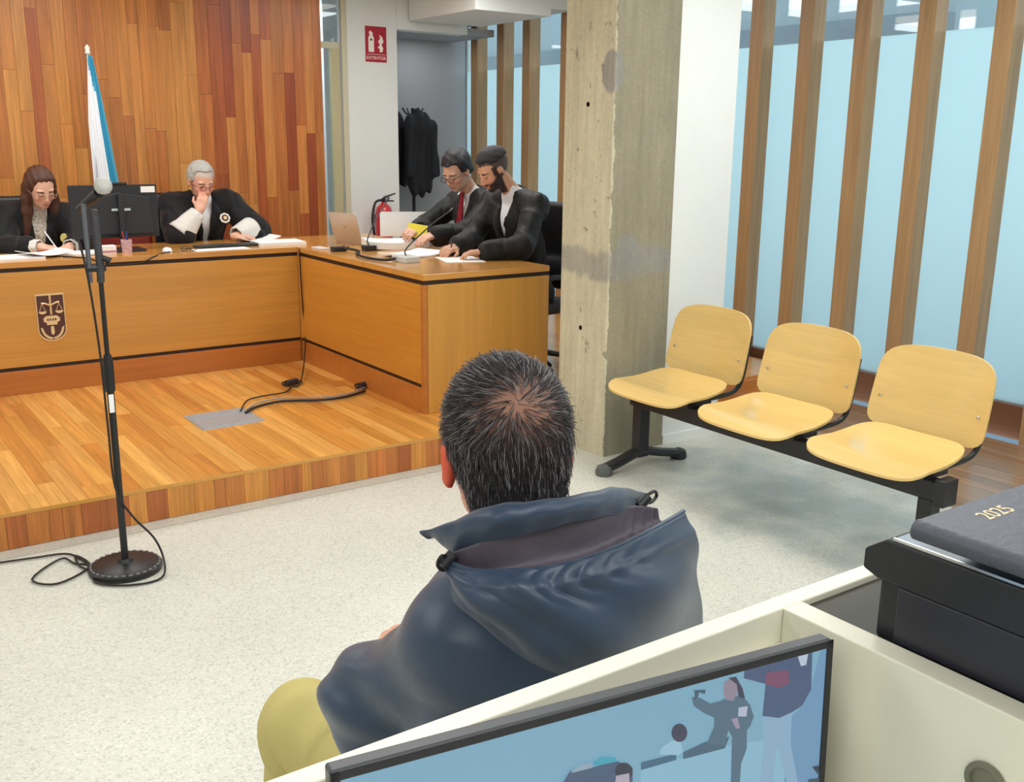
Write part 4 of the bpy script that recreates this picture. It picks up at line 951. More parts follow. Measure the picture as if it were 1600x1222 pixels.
def shirt(w, torso, arms, par, m=M_shirt, g=.006):
    F = field_for(w, torso, arms, .008, ext=.16); pel, che, nec = torso; ax = Vector(w((0, 1, 0)))-Vector(w((0, 0, 0))); mid = tuple((a+b)/2 for a, b in zip(pel, che))
    F.cone(w(pel), w(mid), .145+g, .13+g, .04, sq=(ax, .79)); F.cone(w(mid), w(che), .13+g, .145+g, .05, sq=(ax, .74))
    for sh, el, wr in arms.values(): F.cone(w(che), w(sh), .09+g, .055+g, .05); F.cone(w(nec), w(sh), .048+g, .045+g, .04)
    F.cone(w((nec[0], nec[1]-.01, nec[2]-.02)), w((nec[0], nec[1]+.012, nec[2]+.035)), .066, .062, .012); F.cone(w((nec[0], nec[1]-.01, nec[2]+.02)), w((nec[0], nec[1]+.03, nec[2]+.12)), .056, .06, .004, 's')
    return F.mesh('shirt', m, par)
def sleeve_end(name, a, b, r1, r2, m, par, th=.006, seg=24, ruff=0.0, sq=1.0):
    a, b = Vector(a), Vector(b); d = (b-a).normalized(); n = d.orthogonal().normalized(); q = d.cross(n); bm = bmesh.new(); rings = []
    for j in range(9):
        t = j/8; ring = []
        for i in range(seg*2):
            an = PI*i/seg; rr = (r1+(r2-r1)*t)*(1+ruff*t*math.sin(an*7)); ring.append(bm.verts.new(a+(b-a)*t+(n*math.cos(an)+q*math.sin(an)*sq)*rr))
        rings.append(ring)
    for r0, r1_ in zip(rings, rings[1:]):
        for i in range(seg*2): bm.faces.new((r0[i], r0[(i+1) % (seg*2)], r1_[(i+1) % (seg*2)], r1_[i]))
    o = finish(name, bm, m, par, smooth=True, angle=0); o.modifiers.new('s', 'SOLIDIFY').thickness = th; return o
F = field_for(w, torso, armsJ); torso_cloth(F, w, torso, armsJ, .03, (.10, .095, .085), cuff=.16); v_cut(F, w, torso, .06); neck_hole(F, w, torso); folds(F, .011, 26, 4); F.mesh('robe', M_robe, jd)
shirt(w, torso, armsJ, jd)
el, wr = Vector(w(armsJ['R'][1])), Vector(w(armsJ['R'][2])); d_ = wr-el; sleeve_end('lace_cuff', el+d_*.12, el+d_*.92, .100, .050, M_lace, jd, ruff=.04)
el, wr = Vector(w(armsJ['L'][1])), Vector(w(armsJ['L'][2])); d_ = wr-el; sleeve_end('lace_cuff', el+d_*.30+Vector((0, 0, .03)), el+d_*1.0+Vector((0, 0, .012)), .085, .052, M_lace, jd, ruff=.06, sq=.9)
F = Field(np.array(HM.translation)-.2, np.array(HM.translation)+.2, .005); add_hair(F, HM, .011, .085, -.03); F.warp(lambda P: .003*sins(P, 180, 2)); F.mesh('hair', mat('hair_grey', (186, 184, 180), .75, bump=.6, bscale=160, var=.18, vscale=90), jd)
glasses(HM, jd, mat('red_frame', (130, 40, 34), .3))
mdp = Vector(w((-.11, .315, .93))); md = empty('robe_badge', (0, 0, 0)); md.parent = jd
for nm, r0, t0, m0 in (('badge_ring', .036, .008, mat('badge_white', (236, 232, 222), .4)), ('badge_centre', .024, .011, M_shield), ('badge_star', .012, .014, M_gold)):
    prism(nm, [((r0*(1+.06*math.cos(8*a)))*math.cos(a), (r0*(1+.06*math.cos(8*a)))*math.sin(a)) for a in [2*PI*i/32 for i in range(32)]], t0, m0, md, frame_m(mdp, (1, 0, 0), (0, .35, .94)))

# --- woman writing
hw = Vector(at('y', 7.08, 63, 292)); w = loc2world(hw.x-.02, 7.36, PI, ST)
HW = head_frame(hw, PI+.22, R(28), R(4), 1.03); Wm = Matrix.Translation((hw.x-.02, 7.36, ST)) @ Matrix.Rotation(PI, 4, 'Z')
torso = ((0, 0, .50), (0, .13, .87), (0, .17, 1.02))
armsW = {'R': ((.17, .15, .98), (.25, .34, .80), (.06, .55, .815)), 'L': ((-.17, .15, .98), (-.24, .36, .80), (-.10, .56, .81))}
wo = person('long-haired person in black robe and glasses writing at the left end of the bench', w, HW, (232, 184, 160), armsW,
            {'R': ((.75, -.6, -.05), (.0, .2, -1), 1, dict(curl=.9, s=.88)), 'L': ((-.55, -.75, -.05), (0, 0, -1), -1, dict(curl=.45, s=.88))}, fem=True, brow=(90, 60, 45), torso=torso)
F = field_for(w, torso, armsW); torso_cloth(F, w, torso, armsW, .022, (.085, .08, .075), cuff=.6); v_cut(F, w, torso, .06); neck_hole(F, w, torso, .066); folds(F, .009, 28, 9); F.mesh('robe', M_robe, wo)
shirt(w, torso, armsW, wo, mat('patterned_blouse', (206, 196, 186), .7, var=.7, vscale=70))
for k_ in 'RL':
    el, wr = Vector(w(armsW[k_][1])), Vector(w(armsW[k_][2])); d_ = wr-el; sleeve_end('lace_cuff', el+d_*.42, el+d_*.98, .060, .046, M_lace, wo, ruff=.05)
F = Field(np.array(hw)-(.25, .28, .45), np.array(hw)+.25, .0055)
F.ell((0, -.014, .036), (.083, .103, .094), HW, .01); F.box((0, .118, -.055), (.060, .07, .125), HW, .03, .03, 's')
HWi = HW.to_3x3(); hx_ = HWi @ Vector((1, 0, 0))
for s_ in (-1, 1):
    a = HW @ Vector((s_*.072, -.01, .03)); b = HW @ Vector((s_*.083, .0, -.07)); c = HW @ Vector((s_*.082, .022, -.15)); d_ = Vector((c.x-s_*.015, c.y+.0, c.z-.14))
    F.cone(a, b, .026, .030, .02); F.cone(b, c, .030, .034, .02); F.cone(c, d_, .034, .022, .02)
F.ell((0, -.07, -.06), (.085, .05, .13), HW, .03)
F.warp(lambda P: .0022*np.sin(P[..., 0]*200+3*np.sin(P[..., 2]*14)))
F.mesh('hair', mat('hair_brown', (84, 50, 36), .42, var=.3, vscale=28, stretch=(5, 5, .6), bump=.5, bscale=60), wo)
glasses(HW, wo, mat('thin_gold_frame', (170, 130, 100), .3), .021)
pn = Vector(w(armsW['R'][2]))+Vector((.065, -.06, .0)); tag(tube('pen', [pn+Vector((.015, -.02, -.012)), pn+Vector((-.045, .02, .10))], [.003, .0045], M_shirt, None, 8), 'white pen in the writing hand at the left end of the bench', 'pen')
eb = empty('robe_emblem', (0, 0, 0)); eb.parent = wo
prism('emblem_disc', [(.026*math.cos(a), .032*math.sin(a)) for a in [2*PI*i/20 for i in range(20)]], .01, mat('emblem_gold', (208, 190, 110), .5, var=.4, vscale=120), eb, frame_m(Vector(w((-.13, .30, .84))), (1, 0, 0), (0, .4, .9)))

# --- two lawyers on the right desk
def lawyer(label, hp, hyaw, hpitch, body, byaw, skin, arms_w, hands, hair, seed, beard=None, scalp=None, scale=1.08, brow=(40, 30, 26), lean=.20, roll=0):
    w = loc2world(body[0], body[1], byaw, ST); Mi = (Matrix.Translation((body[0], body[1], ST)) @ Matrix.Rotation(byaw, 4, 'Z')).inverted()
    HL = head_frame(Vector(hp), hyaw, hpitch, roll, scale); nb = Mi @ (HL @ Vector((0, -.045, -.17)))
    nec = (nb.x, nb.y-.01, nb.z-.02); che = (nec[0]*.7, nec[1]-.04, nec[2]-.17); torso = ((0, 0, .50), che, nec)
    arms = {}
    for k_, sg_ in (('R', 1), ('L', -1)):
        sh = (nec[0]*.8+sg_*.185, nec[1]-.03, nec[2]-.072); el, wr = [tuple(Mi @ Vector(q)) for q in arms_w[k_]]; arms[k_] = (sh, el, wr)
    o = person(label, w, HL, skin, arms, hands, beard=beard, scalp=scalp, brow=brow, torso=torso)
    F = field_for(w, torso, arms); torso_cloth(F, w, torso, arms, .022, (.078, .07, .058), cuff=.9); v_cut(F, w, torso, .06); neck_hole(F, w, torso); folds(F, .009, 30, seed); F.mesh('robe', M_suit, o)
    shirt(w, torso, arms, o)
    for k_ in 'RL':
        el, wr = Vector(w(arms[k_][1])), Vector(w(arms[k_][2])); d_ = wr-el; sleeve_end('shirt_cuff', el+d_*.86, el+d_*1.02, .036, .033, M_shirt, o, .003)
    return o, HL, w, torso
h2 = at('x', 3.66, 771, 264); h1 = at('x', 3.74, 714, 266)
L2, HL2, w2, t2 = lawyer('bearded person with shaved sides in black robe writing at the side desk', h2, R(84), R(30), (3.96, 5.42), R(96), (214, 160, 130),
    {'R': (Vector((3.64, 5.62, BT+.10)), Vector((3.38, 5.42, BT+.055))), 'L': (Vector((3.64, 5.06, BT+.085)), Vector((3.42, 5.16, BT+.050)))},
    {'R': ((-.9, -.35, -.1), (0, .3, -1), 1, dict(curl=.8)), 'L': ((-.95, .35, -.05), (0, 0, -1), -1, dict(curl=.55))}, None, 3, beard=(52, 38, 32), scalp=(84, 70, 62))
F = Field(np.array(h2)-.22, np.array(h2)+.22, .0055); add_hair(F, HL2, .012, .070, .048); F.warp(lambda P: .003*sins(P, 150, 2)); F.mesh('hair', mat('hair_dark', (36, 34, 38), .6, bump=.6, bscale=160), L2)
L1, HL1, w1, t1 = lawyer('person with black glasses and red tie in black robe, sorting papers at the side desk', h1, R(104), R(30), (4.04, 6.02), R(96), (220, 172, 148),
    {'R': (Vector((3.62, 6.22, BT+.12)), Vector((3.42, 5.98, BT+.12))), 'L': (Vector((3.66, 5.74, BT+.12)), Vector((3.44, 5.78, BT+.10)))},
    {'R': ((-.8, -.5, -.1), (0, .5, -.8), 1, dict(curl=.7)), 'L': ((-.9, -.1, -.2), (0, .2, -1), -1, dict(curl=.6))}, None, 8)
F = Field(np.array(h1)-.22, np.array(h1)+.22, .0055); add_hair(F, HL1, .016, .068, -.05); F.warp(lambda P: .006*sins(P, 90, 6)); F.mesh('hair', mat('hair_black', (26, 24, 28), .45, bump=.6, bscale=120), L1)
glasses(HL1, L1, mat('dark_red_frame', (60, 22, 26), .3), .024)
# tie
che, nec = t1[1], t1[2]
bm = bmesh.new(); prev = None
for t_, wd_ in ((0, .016), (.08, .013), (.5, .024), (.95, .034), (1.0, .004)):
    p = Vector(w1((nec[0]*(1-t_), nec[1]+.075+.045*t_, nec[2]+.005-.30*t_))); sx_ = Vector(w1((1, 0, 0)))-Vector(w1((0, 0, 0)))
    q = [bm.verts.new(p-sx_*wd_), bm.verts.new(p+sx_*wd_)]
    if prev: bm.faces.new((prev[0], prev[1], q[1], q[0]))
    prev = q
tie = finish('tie', bm, mat('tie_red', (150, 22, 44), .45, var=.5, vscale=40), L1); tie.modifiers.new('s', 'SOLIDIFY').thickness = .012
tag(tube('pen', [(3.30, 5.36, BT+.012), (3.36, 5.42, BT+.12)], [.003, .005], M_plastic, None, 8), 'dark pen held by the bearded lawyer', 'pen')
c = make_chair('tall black office chair behind the bearded lawyer at the side desk', M_leather); c.location = (3.98, 5.40, ST); c.rotation_euler = (0, 0, R(96))
for loc, rz, lab, mm in (((4.10, 6.04, ST), R(96), 'black office chair under the lawyer with glasses and red tie', M_leather), ((2.40, 7.38, ST), PI, 'black office chair under the grey-haired judge', M_leather),
                         ((hw.x-.02, 7.34, ST), PI, 'black office chair under the long-haired person at the bench', M_leather), ((1.80, 6.98, ST), PI, 'burgundy office chair between the two judges, behind the monitor', M_burg)):
    k_ = copy_tree(c); k_.location = loc; k_.rotation_euler = (0, 0, rz); k_['label'] = lab
    if mm is M_burg:
        for ch in k_.children:
            if ch.name.startswith(('seat', 'backrest')): ch.data = ch.data.copy(); ch.data.materials[0] = mm
box_ = None

# ------------------------------------------------------------------ man in the foreground
def rp(ax, v, x, y): return np.array(at(ax, v, x, y))
HC = Vector((.784, 1.125, 1.226)); HY = R(-20)
HMn = head_frame(HC, HY, R(6), R(-3), 1.10)
SK = (226, 160, 134)
sc_ = .97
w = lambda p: tuple(p)
lo = (.30, .85, -.02); hi = (1.30, 1.95, 1.48)
F = Field(lo, hi, .006)
PEL, CHE, NEC = (.85, 1.13, .52), (.85, 1.12, .90), (.83, 1.09, 1.08)
F.cone(PEL, (.85, 1.13, .72), .14, .125, .04, sq=((0, 1, 0), .8)); F.cone((.85, 1.13, .72), CHE, .125, .15, .05, sq=((0, 1, 0), .75))
ARM = {'L': ((.708, 1.12, .950), (.656, 1.300, .79), (.83, 1.40, .79)), 'R': ((1.035, 1.12, .985), (1.10, 1.29, .76), (.800, 1.39, .812))}
for k_, (sh, el, wr) in ARM.items(): F.cone(CHE, sh, .10, .06, .05); F.cone(NEC, sh, .05, .05, .04); add_arm(F, sh, el, wr)
F.cone(NEC, tuple(HMn @ Vector((0, -.028, -.05))), .062, .058, .02)
add_head(F, HMn)
add_hand(F, ARM['R'][2], (-.93, -.25, .22), (0, -.9, -.3), -1, curl=.35)
add_hand(F, ARM['L'][2], (.9, .1, .1), (0, -.8, -.3), 1, curl=.4)
LEG = {'L': ((.76, 1.16, .53), (.688, 1.655, .542), (.67, 1.69, .09)), 'R': ((.94, 1.16, .53), (1.03, 1.66, .535), (1.05, 1.70, .09))}
for k_, (hp, kn, an) in LEG.items(): F.cone(hp, kn, .085, .060, .04); F.cone(kn, an, .056, .038, .02); F.cone((an[0], an[1]-.02, .045), (an[0], an[1]+.16, .035), .042, .034, .02)
def mcol(V):
    C = head_color(HMn, SK)(V); Mi = np.array(HMn.inverted()); q = V@Mi[:3, :3].T+Mi[:3, 3]
    ear = (np.abs(q[:, 0]) > .066) & (np.abs(q[:, 1]) < .03) & (np.abs(q[:, 2]+.012) < .04); C[ear] = lin((226, 92, 62)); return C
man = F.mesh('person', M_skin, None, mcol); tag(man, 'seated person in navy hooded jacket and khaki trousers seen from behind in the foreground', 'person')
# trousers
F = Field((.45, .9, .06), (1.25, 1.85, .75), .008)
F.cone(PEL, (.85, 1.13, .66), .165, .145, .04, sq=((0, 1, 0), .85))
for k_, (hp, kn, an) in LEG.items(): F.cone(hp, kn, .105, .082, .04); F.cone(kn, (an[0], an[1], .10), .080, .062, .03)
F.warp(lambda P: .005*sins(P, 30, 3)+.004*np.sin(P[..., 1]*60-P[..., 2]*50+2*np.sin(P[..., 0]*20))*(P[..., 1] > 1.5))
F.mesh('trousers', mat('khaki_cotton', (192, 178, 112), .8, bump=.15, bscale=220, var=.05), man)
for k_ in 'LR':
    a = LEG[k_][2]; F = Field((a[0]-.1, a[1]-.12, 0), (a[0]+.1, a[1]+.26, .16), .006); F.cone((a[0], a[1]-.03, .05), (a[0], a[1]+.17, .035), .052, .042, .02); F.box((a[0], a[1]+.07, .01), (.05, .15, .012), None, .01, .01)
    F.mesh('shoe', mat('brown_leather', (70, 48, 36), .4), man)
# jacket
M_jack = mat('navy_nylon', (40, 60, 86), .42, spec=.5, bump=.12, bscale=14, var=.06, vscale=8, sheen=.2)
M_linj = mat('jacket_lining', (88, 80, 92), .6, bump=.3, bscale=30)
F = Field((.36, .80, .42), (1.36, 1.62, 1.22), .0065)
F.cone((.85, 1.12, .56), (.85, 1.12, .72), .20, .195, .04, sq=((0, 1, 0), .80)); F.cone((.85, 1.12, .72), (.85, 1.11, .90), .195, .205, .06, sq=((0, 1, 0), .74))
for k_, (sh, el, wr) in ARM.items():
    F.cone(CHE, sh, .125, .074, .06); F.cone((.83, 1.11, 1.045), (sh[0]+(.02 if k_ == 'L' else -.02), sh[1], sh[2]+.01), .052, .068, .06)
    F.cone(sh, el, .070, .070, .03); F.cone(el, (el[0]+(.02 if k_ == 'L' else -.02), el[1]-.03, el[2]-.13), .064, .07, .05); e2 = tuple(np.array(el)+(np.array(wr)-np.array(el))*.80); F.cone(el, e2, .072, .060, .03)
F.cone((.825, 1.09, 1.09), (.81, 1.10, 1.25), .070, .078, .008, 's')
def wr_(P):
    d = .0045*sins(P, 22, 3)+.002*sins(P, 48, 7)+.004*ridge(P*np.array([1, 1, .7]), 15, 21)-.0035*ridge(P, 19, 33)
    el = np.array(ARM['L'][1]); r_ = np.sqrt(((P-el)**2).sum(-1)); d = d+.006*np.sin((P[..., 0]*.6+P[..., 2])*75)*np.exp(-(r_/.13)**2)
    return d
F.warp(wr_); jk = F.mesh('jacket', M_jack, man)
# hood: lofted cloth lying on the back, open at the top
def loft(name, rows, m, nu=64, nv=28, disp=None, thick=.006):
    """rows: list of control curves (each a list of points)"""
    cur = [spline(r, 12) for r in rows]
    cur = [[Vector(c[int(round(i*(len(c)-1)/nu))]) if nu >= len(c) else c[int(i*(len(c)-1)/nu)] for i in range(nu+1)] for c in cur]
    cols = [spline([c[i] for c in cur], max(2, nv//(len(rows)-1))) for i in range(nu+1)]
    bm = bmesh.new(); nvv = len(cols[0])-1; V = [[bm.verts.new(p) for p in c] for c in cols]
    for i in range(nu):
        for j in range(nvv): bm.faces.new((V[i][j], V[i+1][j], V[i+1][j+1], V[i][j+1]))
    bm.normal_update()
    if disp:
        mv = [(V[i][j], V[i][j].normal.copy()*disp(i/nu, j/nvv)) for i in range(nu+1) for j in range(nvv+1)]
        for v_, d_ in mv: v_.co += d_
    o = finish(name, bm, m, man, smooth=True, angle=0); md_ = o.modifiers.new('s', 'SOLIDIFY'); md_.thickness = thick; md_.offset = -1
    sb = o.modifiers.new('u', 'SUBSURF'); sb.levels = 1; sb.render_levels = 1; return o
def row(pts): return [at('y', y_, px, py) for px, py, y_ in pts]
rim = row([(694, 876, 1.065), (735, 892, 1.02), (800, 893, .985), (870, 886, .965), (950, 862, .96), (1020, 828, .975), (1068, 800, 1.01)])
r2 = row([(698, 893, 1.06), (738, 918, 1.005), (805, 925, .965), (875, 922, .945), (955, 900, .94), (1025, 868, .955), (1077, 834, 1.01)])
r3 = row([(712, 915, 1.06), (752, 945, 1.00), (815, 966, .955), (885, 970, .93), (965, 955, .925), (1035, 925, .945), (1088, 885, 1.015)])
r4 = row([(735, 945, 1.06), (772, 980, 1.01), (825, 1010, .965), (890, 1022, .94), (970, 1015, .94), (1045, 990, .965), (1095, 945, 1.03)])
r5 = row([(760, 975, 1.06), (795, 1010, 1.03), (840, 1042, 1.01), (900, 1060, 1.0), (975, 1055, 1.0), (1045, 1035, 1.02), (1096, 1000, 1.06)])
def hd(u, v):
    g_ = math.exp(-((u-.52)/.22)**2)
    cr_ = .0045*g_*math.sin(u*70+6*math.sin(v*9))*math.exp(-((v-.22)/.16)**2)
    return cr_+.006*math.sin(u*9+v*7)*math.sin(v*PI)+.004*math.sin(u*21-v*13)*math.sin(v*PI)-(.003 if .20 < v < .235 else 0)
loft('hood', [rim, r2, r3, r4, r5], M_jack, disp=hd)
tube('hood_hem', [p+Vector((0, 0, .001)) for p in spline(rim, 6)], .0035, M_jack, man, 8)
cb1 = row([(700, 868, 1.07), (745, 862, 1.025), (800, 845, 1.0), (870, 828, .99), (940, 812, .995), (1000, 800, 1.03), (1030, 795, 1.05)])
mid_ = [(a+b)/2+Vector((0, .018, -.022)) for a, b in zip(rim, cb1)]
loft('lining', [[p+Vector((0, .002, -.002)) for p in rim], mid_, [p+Vector((0, .004, .016*math.sin(PI*i_/(len(cb1)-1)))) for i_, p in enumerate(cb1)]], M_linj, nv=16, disp=lambda u, v: .004*max(0, (u-.62))*3*math.sin(u*110)+.003*math.sin(u*17+v*3)*math.sin(v*PI))
# stand-up collar
ct1 = row([(655, 832, 1.13), (700, 815, 1.075), (765, 792, 1.02), (840, 780, 1.0), (920, 770, 1.005), (968, 760, 1.04), (1004, 768, 1.085)])
cm1 = row([(672, 838, 1.115), (706, 835, 1.06), (770, 818, .995), (845, 802, .975), (925, 790, .98), (975, 778, 1.02), (1010, 780, 1.08)])
cb2 = row([(690, 848, 1.115), (712, 864, 1.07), (775, 848, 1.012), (850, 828, .99), (928, 812, .99), (980, 801, 1.03), (1008, 793, 1.085)])
ins = row([(668, 838, 1.15), (705, 830, 1.12), (770, 810, 1.085), (845, 800, 1.075), (920, 790, 1.08), (965, 780, 1.10), (1000, 780, 1.11)])
loft('collar', [cb2, cm1, ct1, ins], M_jack, disp=lambda u, v: .0015*math.sin(u*17+v*3)+.0008*math.sin(u*50-v*9), thick=.004)
for nm, p in (('toggle', at('y', 1.055, 698, 876)), ('toggle', at('y', 1.05, 1004, 784))):
    tg = empty(nm, p); tg.parent = man
    tube('stopper', [(-.008, 0, -.006), (.010, 0, .006)], .0085, M_plastic, tg, 10)
    tube('cord_loop', spline([(.0, 0, .005), (.018, -.004, .014), (.028, 0, .004), (.018, 0, -.004), (.002, 0, -.003)] if p.x > .9 else [(.0, 0, .005), (-.010, -.004, .010), (-.014, 0, -.002), (-.006, 0, -.012), (.002, 0, -.003)], 5), .0026, M_cable, tg, 6)
# hair: scalp mesh plus strands
SCALP = (58, 52, 52)
F = Field(np.array(HC)-.2, np.array(HC)+.2, .005)
def hair_cut(F):
    F.box((0, .13, -.09), (.2, .085, .15), HMn, .02, .015, 's'); F.box((0, .045, -.11), (.2, .05, .10), HMn, .02, .01, 's'); F.box((0, -.05, -.208), (.2, .2, .1), HMn, .01, .02, 's')
F.ell((0, -.014, .032), (.0785, .0985, .0905), HMn, .01); F.ell((0, -.045, -.04), (.062, .054, .075), HMn, .03); hair_cut(F)
Mi = np.array(HMn.inverted())
WH = np.array([.002, -.090, .066])   # whorl, thinning crown
def scol(V):
    q = V@Mi[:3, :3].T+Mi[:3, 3]; d = np.sqrt(((q[:, 0]-WH[0])/.060)**2+((q[:, 1]-WH[1])/.030)**2+((q[:, 2]-WH[2])/.030)**2); t = np.exp(-(d*.75)**2)[:, None]
    base = np.tile(np.array(lin((46, 42, 46))), (len(V), 1)); return base*(1-t*.8)+np.array(lin((176, 126, 104)))*t*.8
hm = F.mesh('scalp_hair', mat('scalp', vcol=True, rough=.7), man, scol)
# strands grown over the scalp surface
me = hm.data; nV = len(me.vertices); co = np.empty(nV*3, np.float32); me.vertices.foreach_get('co', co); co = co.reshape(-1, 3); nr = np.empty(nV*3, np.float32); me.vertices.foreach_get('normal', nr); nr = nr.reshape(-1, 3)
q = co@Mi[:3, :3].T+Mi[:3, 3]; Rm = np.array(HMn.to_3x3())/1.10; ok = np.where((q[:, 1] < .085) & (nr@Rm[:, 2] > -.75))[0]
rs = np.random.RandomState(4); pick = ok[rs.randint(0, len(ok), 15000)]
p0 = co[pick]+rs.randn(len(pick), 3)*.0018; n0 = nr[pick]; ql = q[pick]
ctr = np.sqrt(((ql-WH)**2).sum(1)); keep = rs.rand(len(pick)) > .72*np.exp(-((ql[:, 0]-WH[0])/.040)**2-((ql[:, 2]-WH[2])/.024)**2-((ql[:, 1]-WH[1])/.03)**2); p0, n0, ql, ctr = p0[keep], n0[keep], ql[keep], ctr[keep]
dl = ql-WH; dl[:, 2] *= .9; tw = np.stack([-dl[:, 1], dl[:, 0], 0*dl[:, 0]], 1); dl = dl/np.linalg.norm(dl, axis=1)[:, None]+.6*tw/np.linalg.norm(tw, axis=1)[:, None]*np.exp(-(ctr/.05)**2)[:, None]
low = (ql[:, 2] < .03)[:, None]; dl = np.where(low, np.array([0, -.15, -1.0])+dl*.25, dl); front = (ql[:, 1] > -.03)[:, None] & (ql[:, 2] > .05)[:, None]; dl = np.where(front, np.array([0, 1, .0])+dl*.6, dl)
dw = dl@Rm.T; dw = dw-n0*(dw*n0).sum(1)[:, None]; dw /= np.linalg.norm(dw, axis=1)[:, None]+1e-9; dw = dw+rs.randn(len(dw), 3)*.11
Ls = np.where(ql[:, 2] < -.02, .010, .022)*(0.7+.6*rs.rand(len(dw))); side_ = np.cross(dw, n0); side_ /= np.linalg.norm(side_, axis=1)[:, None]+1e-9
pts = []; wid = .00042
for k_, (t_, up_) in enumerate(((0, -.001), (.4, .0022), (.75, .0026), (1.0, .0012))):
    ww = wid*(1, 1, .8, .15)[k_]; b_ = p0+dw*(Ls*t_)[:, None]+n0*(up_*(Ls/.022))[:, None]; pts += [b_-side_*ww, b_+side_*ww, b_+n0*ww*1.2]
V = np.stack(pts, 1).reshape(-1, 3); n_ = len(p0); base_ = np.arange(n_)[:, None]*12; Fq = []
for k_ in range(3):
    for a, b in ((0, 1), (1, 2), (2, 0)): Fq.append(base_+np.array([k_*3+a, k_*3+b, k_*3+3+b, k_*3+3+a]))
Fq = np.concatenate(Fq); me2 = bpy.data.meshes.new('hair'); me2.vertices.add(len(V)); me2.vertices.foreach_set('co', V.astype(np.float32).ravel()); me2.loops.add(len(Fq)*4); me2.loops.foreach_set('vertex_index', Fq.astype(np.int32).ravel()); me2.polygons.add(len(Fq)); me2.polygons.foreach_set('loop_start', np.arange(0, len(Fq)*4, 4, dtype=np.int32)); me2.update(calc_edges=True)
gr = (rs.rand(n_) < .20); cc = np.where(gr[:, None], np.array([lin((150, 146, 150))]), np.array([lin((54, 48, 50))]))*(.7+.6*rs.rand(n_))[:, None]; ca = me2.color_attributes.new('Col', 'FLOAT_COLOR', 'POINT'); c4 = np.ones((n_, 12, 4), np.float32); c4[:, :, :3] = cc[:, None, :]; ca.data.foreach_set('color', c4.ravel())
tag(link('hair', me2, mat('hair_strand', vcol=True, rough=.4), man), kind='stuff')
# chair under the man
ch = empty('visitor_chair', (.85, 1.13, 0), 'black framed chair the person in the navy jacket sits on', 'chair')
prism('seat', rrect(.46, .44, .05), .03, M_plastic, ch, Matrix.Translation((0, 0, .385)), .006)
for sx in (-.2, .2):
    for sy in (-.2, .2): tube('leg', [(sx, sy, 0), (sx*.95, sy*.95, .39)], .012, M_black, ch, 8)
bk = prism('backrest', rrect(.42, .22, .04), .02, M_plastic, ch, frame_m((0, -.22, .62), (1, 0, 0), (0, -.1, 1)), .005)
for sx in (-.17, .17): tube('back_upright', [(sx, -.205, .39), (sx, -.235, .68)], .010, M_black, ch, 8)

# ------------------------------------------------------------------ white clerk's desk in the foreground
RT = 1.10
dk = empty('clerk_desk', (.5, .5, 0), 'cream white high-sided clerk desk in the foreground with screen compartment', 'desk')
def kp(n, a, b, m=M_desk, bev=.0015):
    o = box(n, a, b, m, dk, bevel=bev); o.location = (-.5, -.5, 0); return o
kp('front_panel', (-.6, .735, 0), (1.95, .762, RT), M_desk, .002)
kp('divider_panel', (.926, -.35, .0), (.961, .735, RT), M_desk, .002)
kp('side_panel', (-.6, -.05, 0), (-.57, .735, RT)); kp('side_panel', (1.92, -.35, 0), (1.95, .735, RT))
kp('worktop', (-.57, .02, .72), (.926, .735, .745))
kp('printer_shelf', (.961, -.33, 1.07), (1.92, .735, 1.092), mat('dark_shelf', (58, 57, 48), .5))
kp('back_board', (-.57, .715, .745), (.926, .735, RT-.045))
gp = Vector((.926, .395, .9)); g_ = at('x', .925, 1540, 1222)
lathe('cable_grommet', [(.022, 0), (.022, .003), (.016, .004), (.015, -.001)], mat('grommet_grey', (120, 118, 100), .5), dk, 20, Matrix.Translation(g_-Vector((.5, .5, 0))) @ Matrix.Rotation(-PI/2, 4, 'Y'))
# monitor with the courtroom camera picture
a_ = Vector((.313, .706, 1.126)); b_ = Vector((.868, .620, 1.126)); xd = (b_-a_).normalized(); up_ = Vector((xd.y*-.0+.005, .035, 1)).normalized()
MW = (b_-a_).length; MH = .335
MM = frame_m(a_, xd, up_)     # x along the top edge, y up, z towards the clerk
mo = empty('security_monitor', (.59, .66, .745), 'black-framed monitor showing a courtroom camera picture inside the clerk desk', 'monitor')
MM = Matrix.Translation((-.59, -.66, -.745)) @ MM
prism('housing', [(0, 0), (MW, 0), (MW, -MH), (0, -MH)], .018, mat('bezel_grey', (70, 72, 78), .4), mo, MM @ Matrix.Translation((0, 0, -.018)), .003)
bz = .0085
for nm, a, b in (('bezel', (0, -bz), (MW, 0)), ('bezel', (0, -MH), (MW, -MH+.016)), ('bezel', (0, -MH), (bz, 0)), ('bezel', (MW-bz, -MH), (MW, 0))):
    bm = bmesh.new(); add_box(bm, (a[0], a[1], 0), (b[0], b[1], .003), MM); finish(nm, bm, M_plastic, mo, bevel=.001)
def screen_mat(rgb, i):
    nm_ = 'screen_colour_%s' % i
    if nm_ in MATS: return MATS[nm_]
    m = mat(nm_, (4, 5, 6), .3); b = m.node_tree.nodes['Principled BSDF']; b.inputs['Emission Color'].default_value = (*lin(rgb), 1); b.inputs['Emission Strength'].default_value = .95; return m
def scr(rgb, i): return screen_mat(rgb, i)
bm = bmesh.new(); add_box(bm, (bz, -MH+.016, 0), (MW-bz, -bz, .0008), MM); finish('screen', bm, scr((122, 164, 186), 'floor'), mo)
lev = [0]
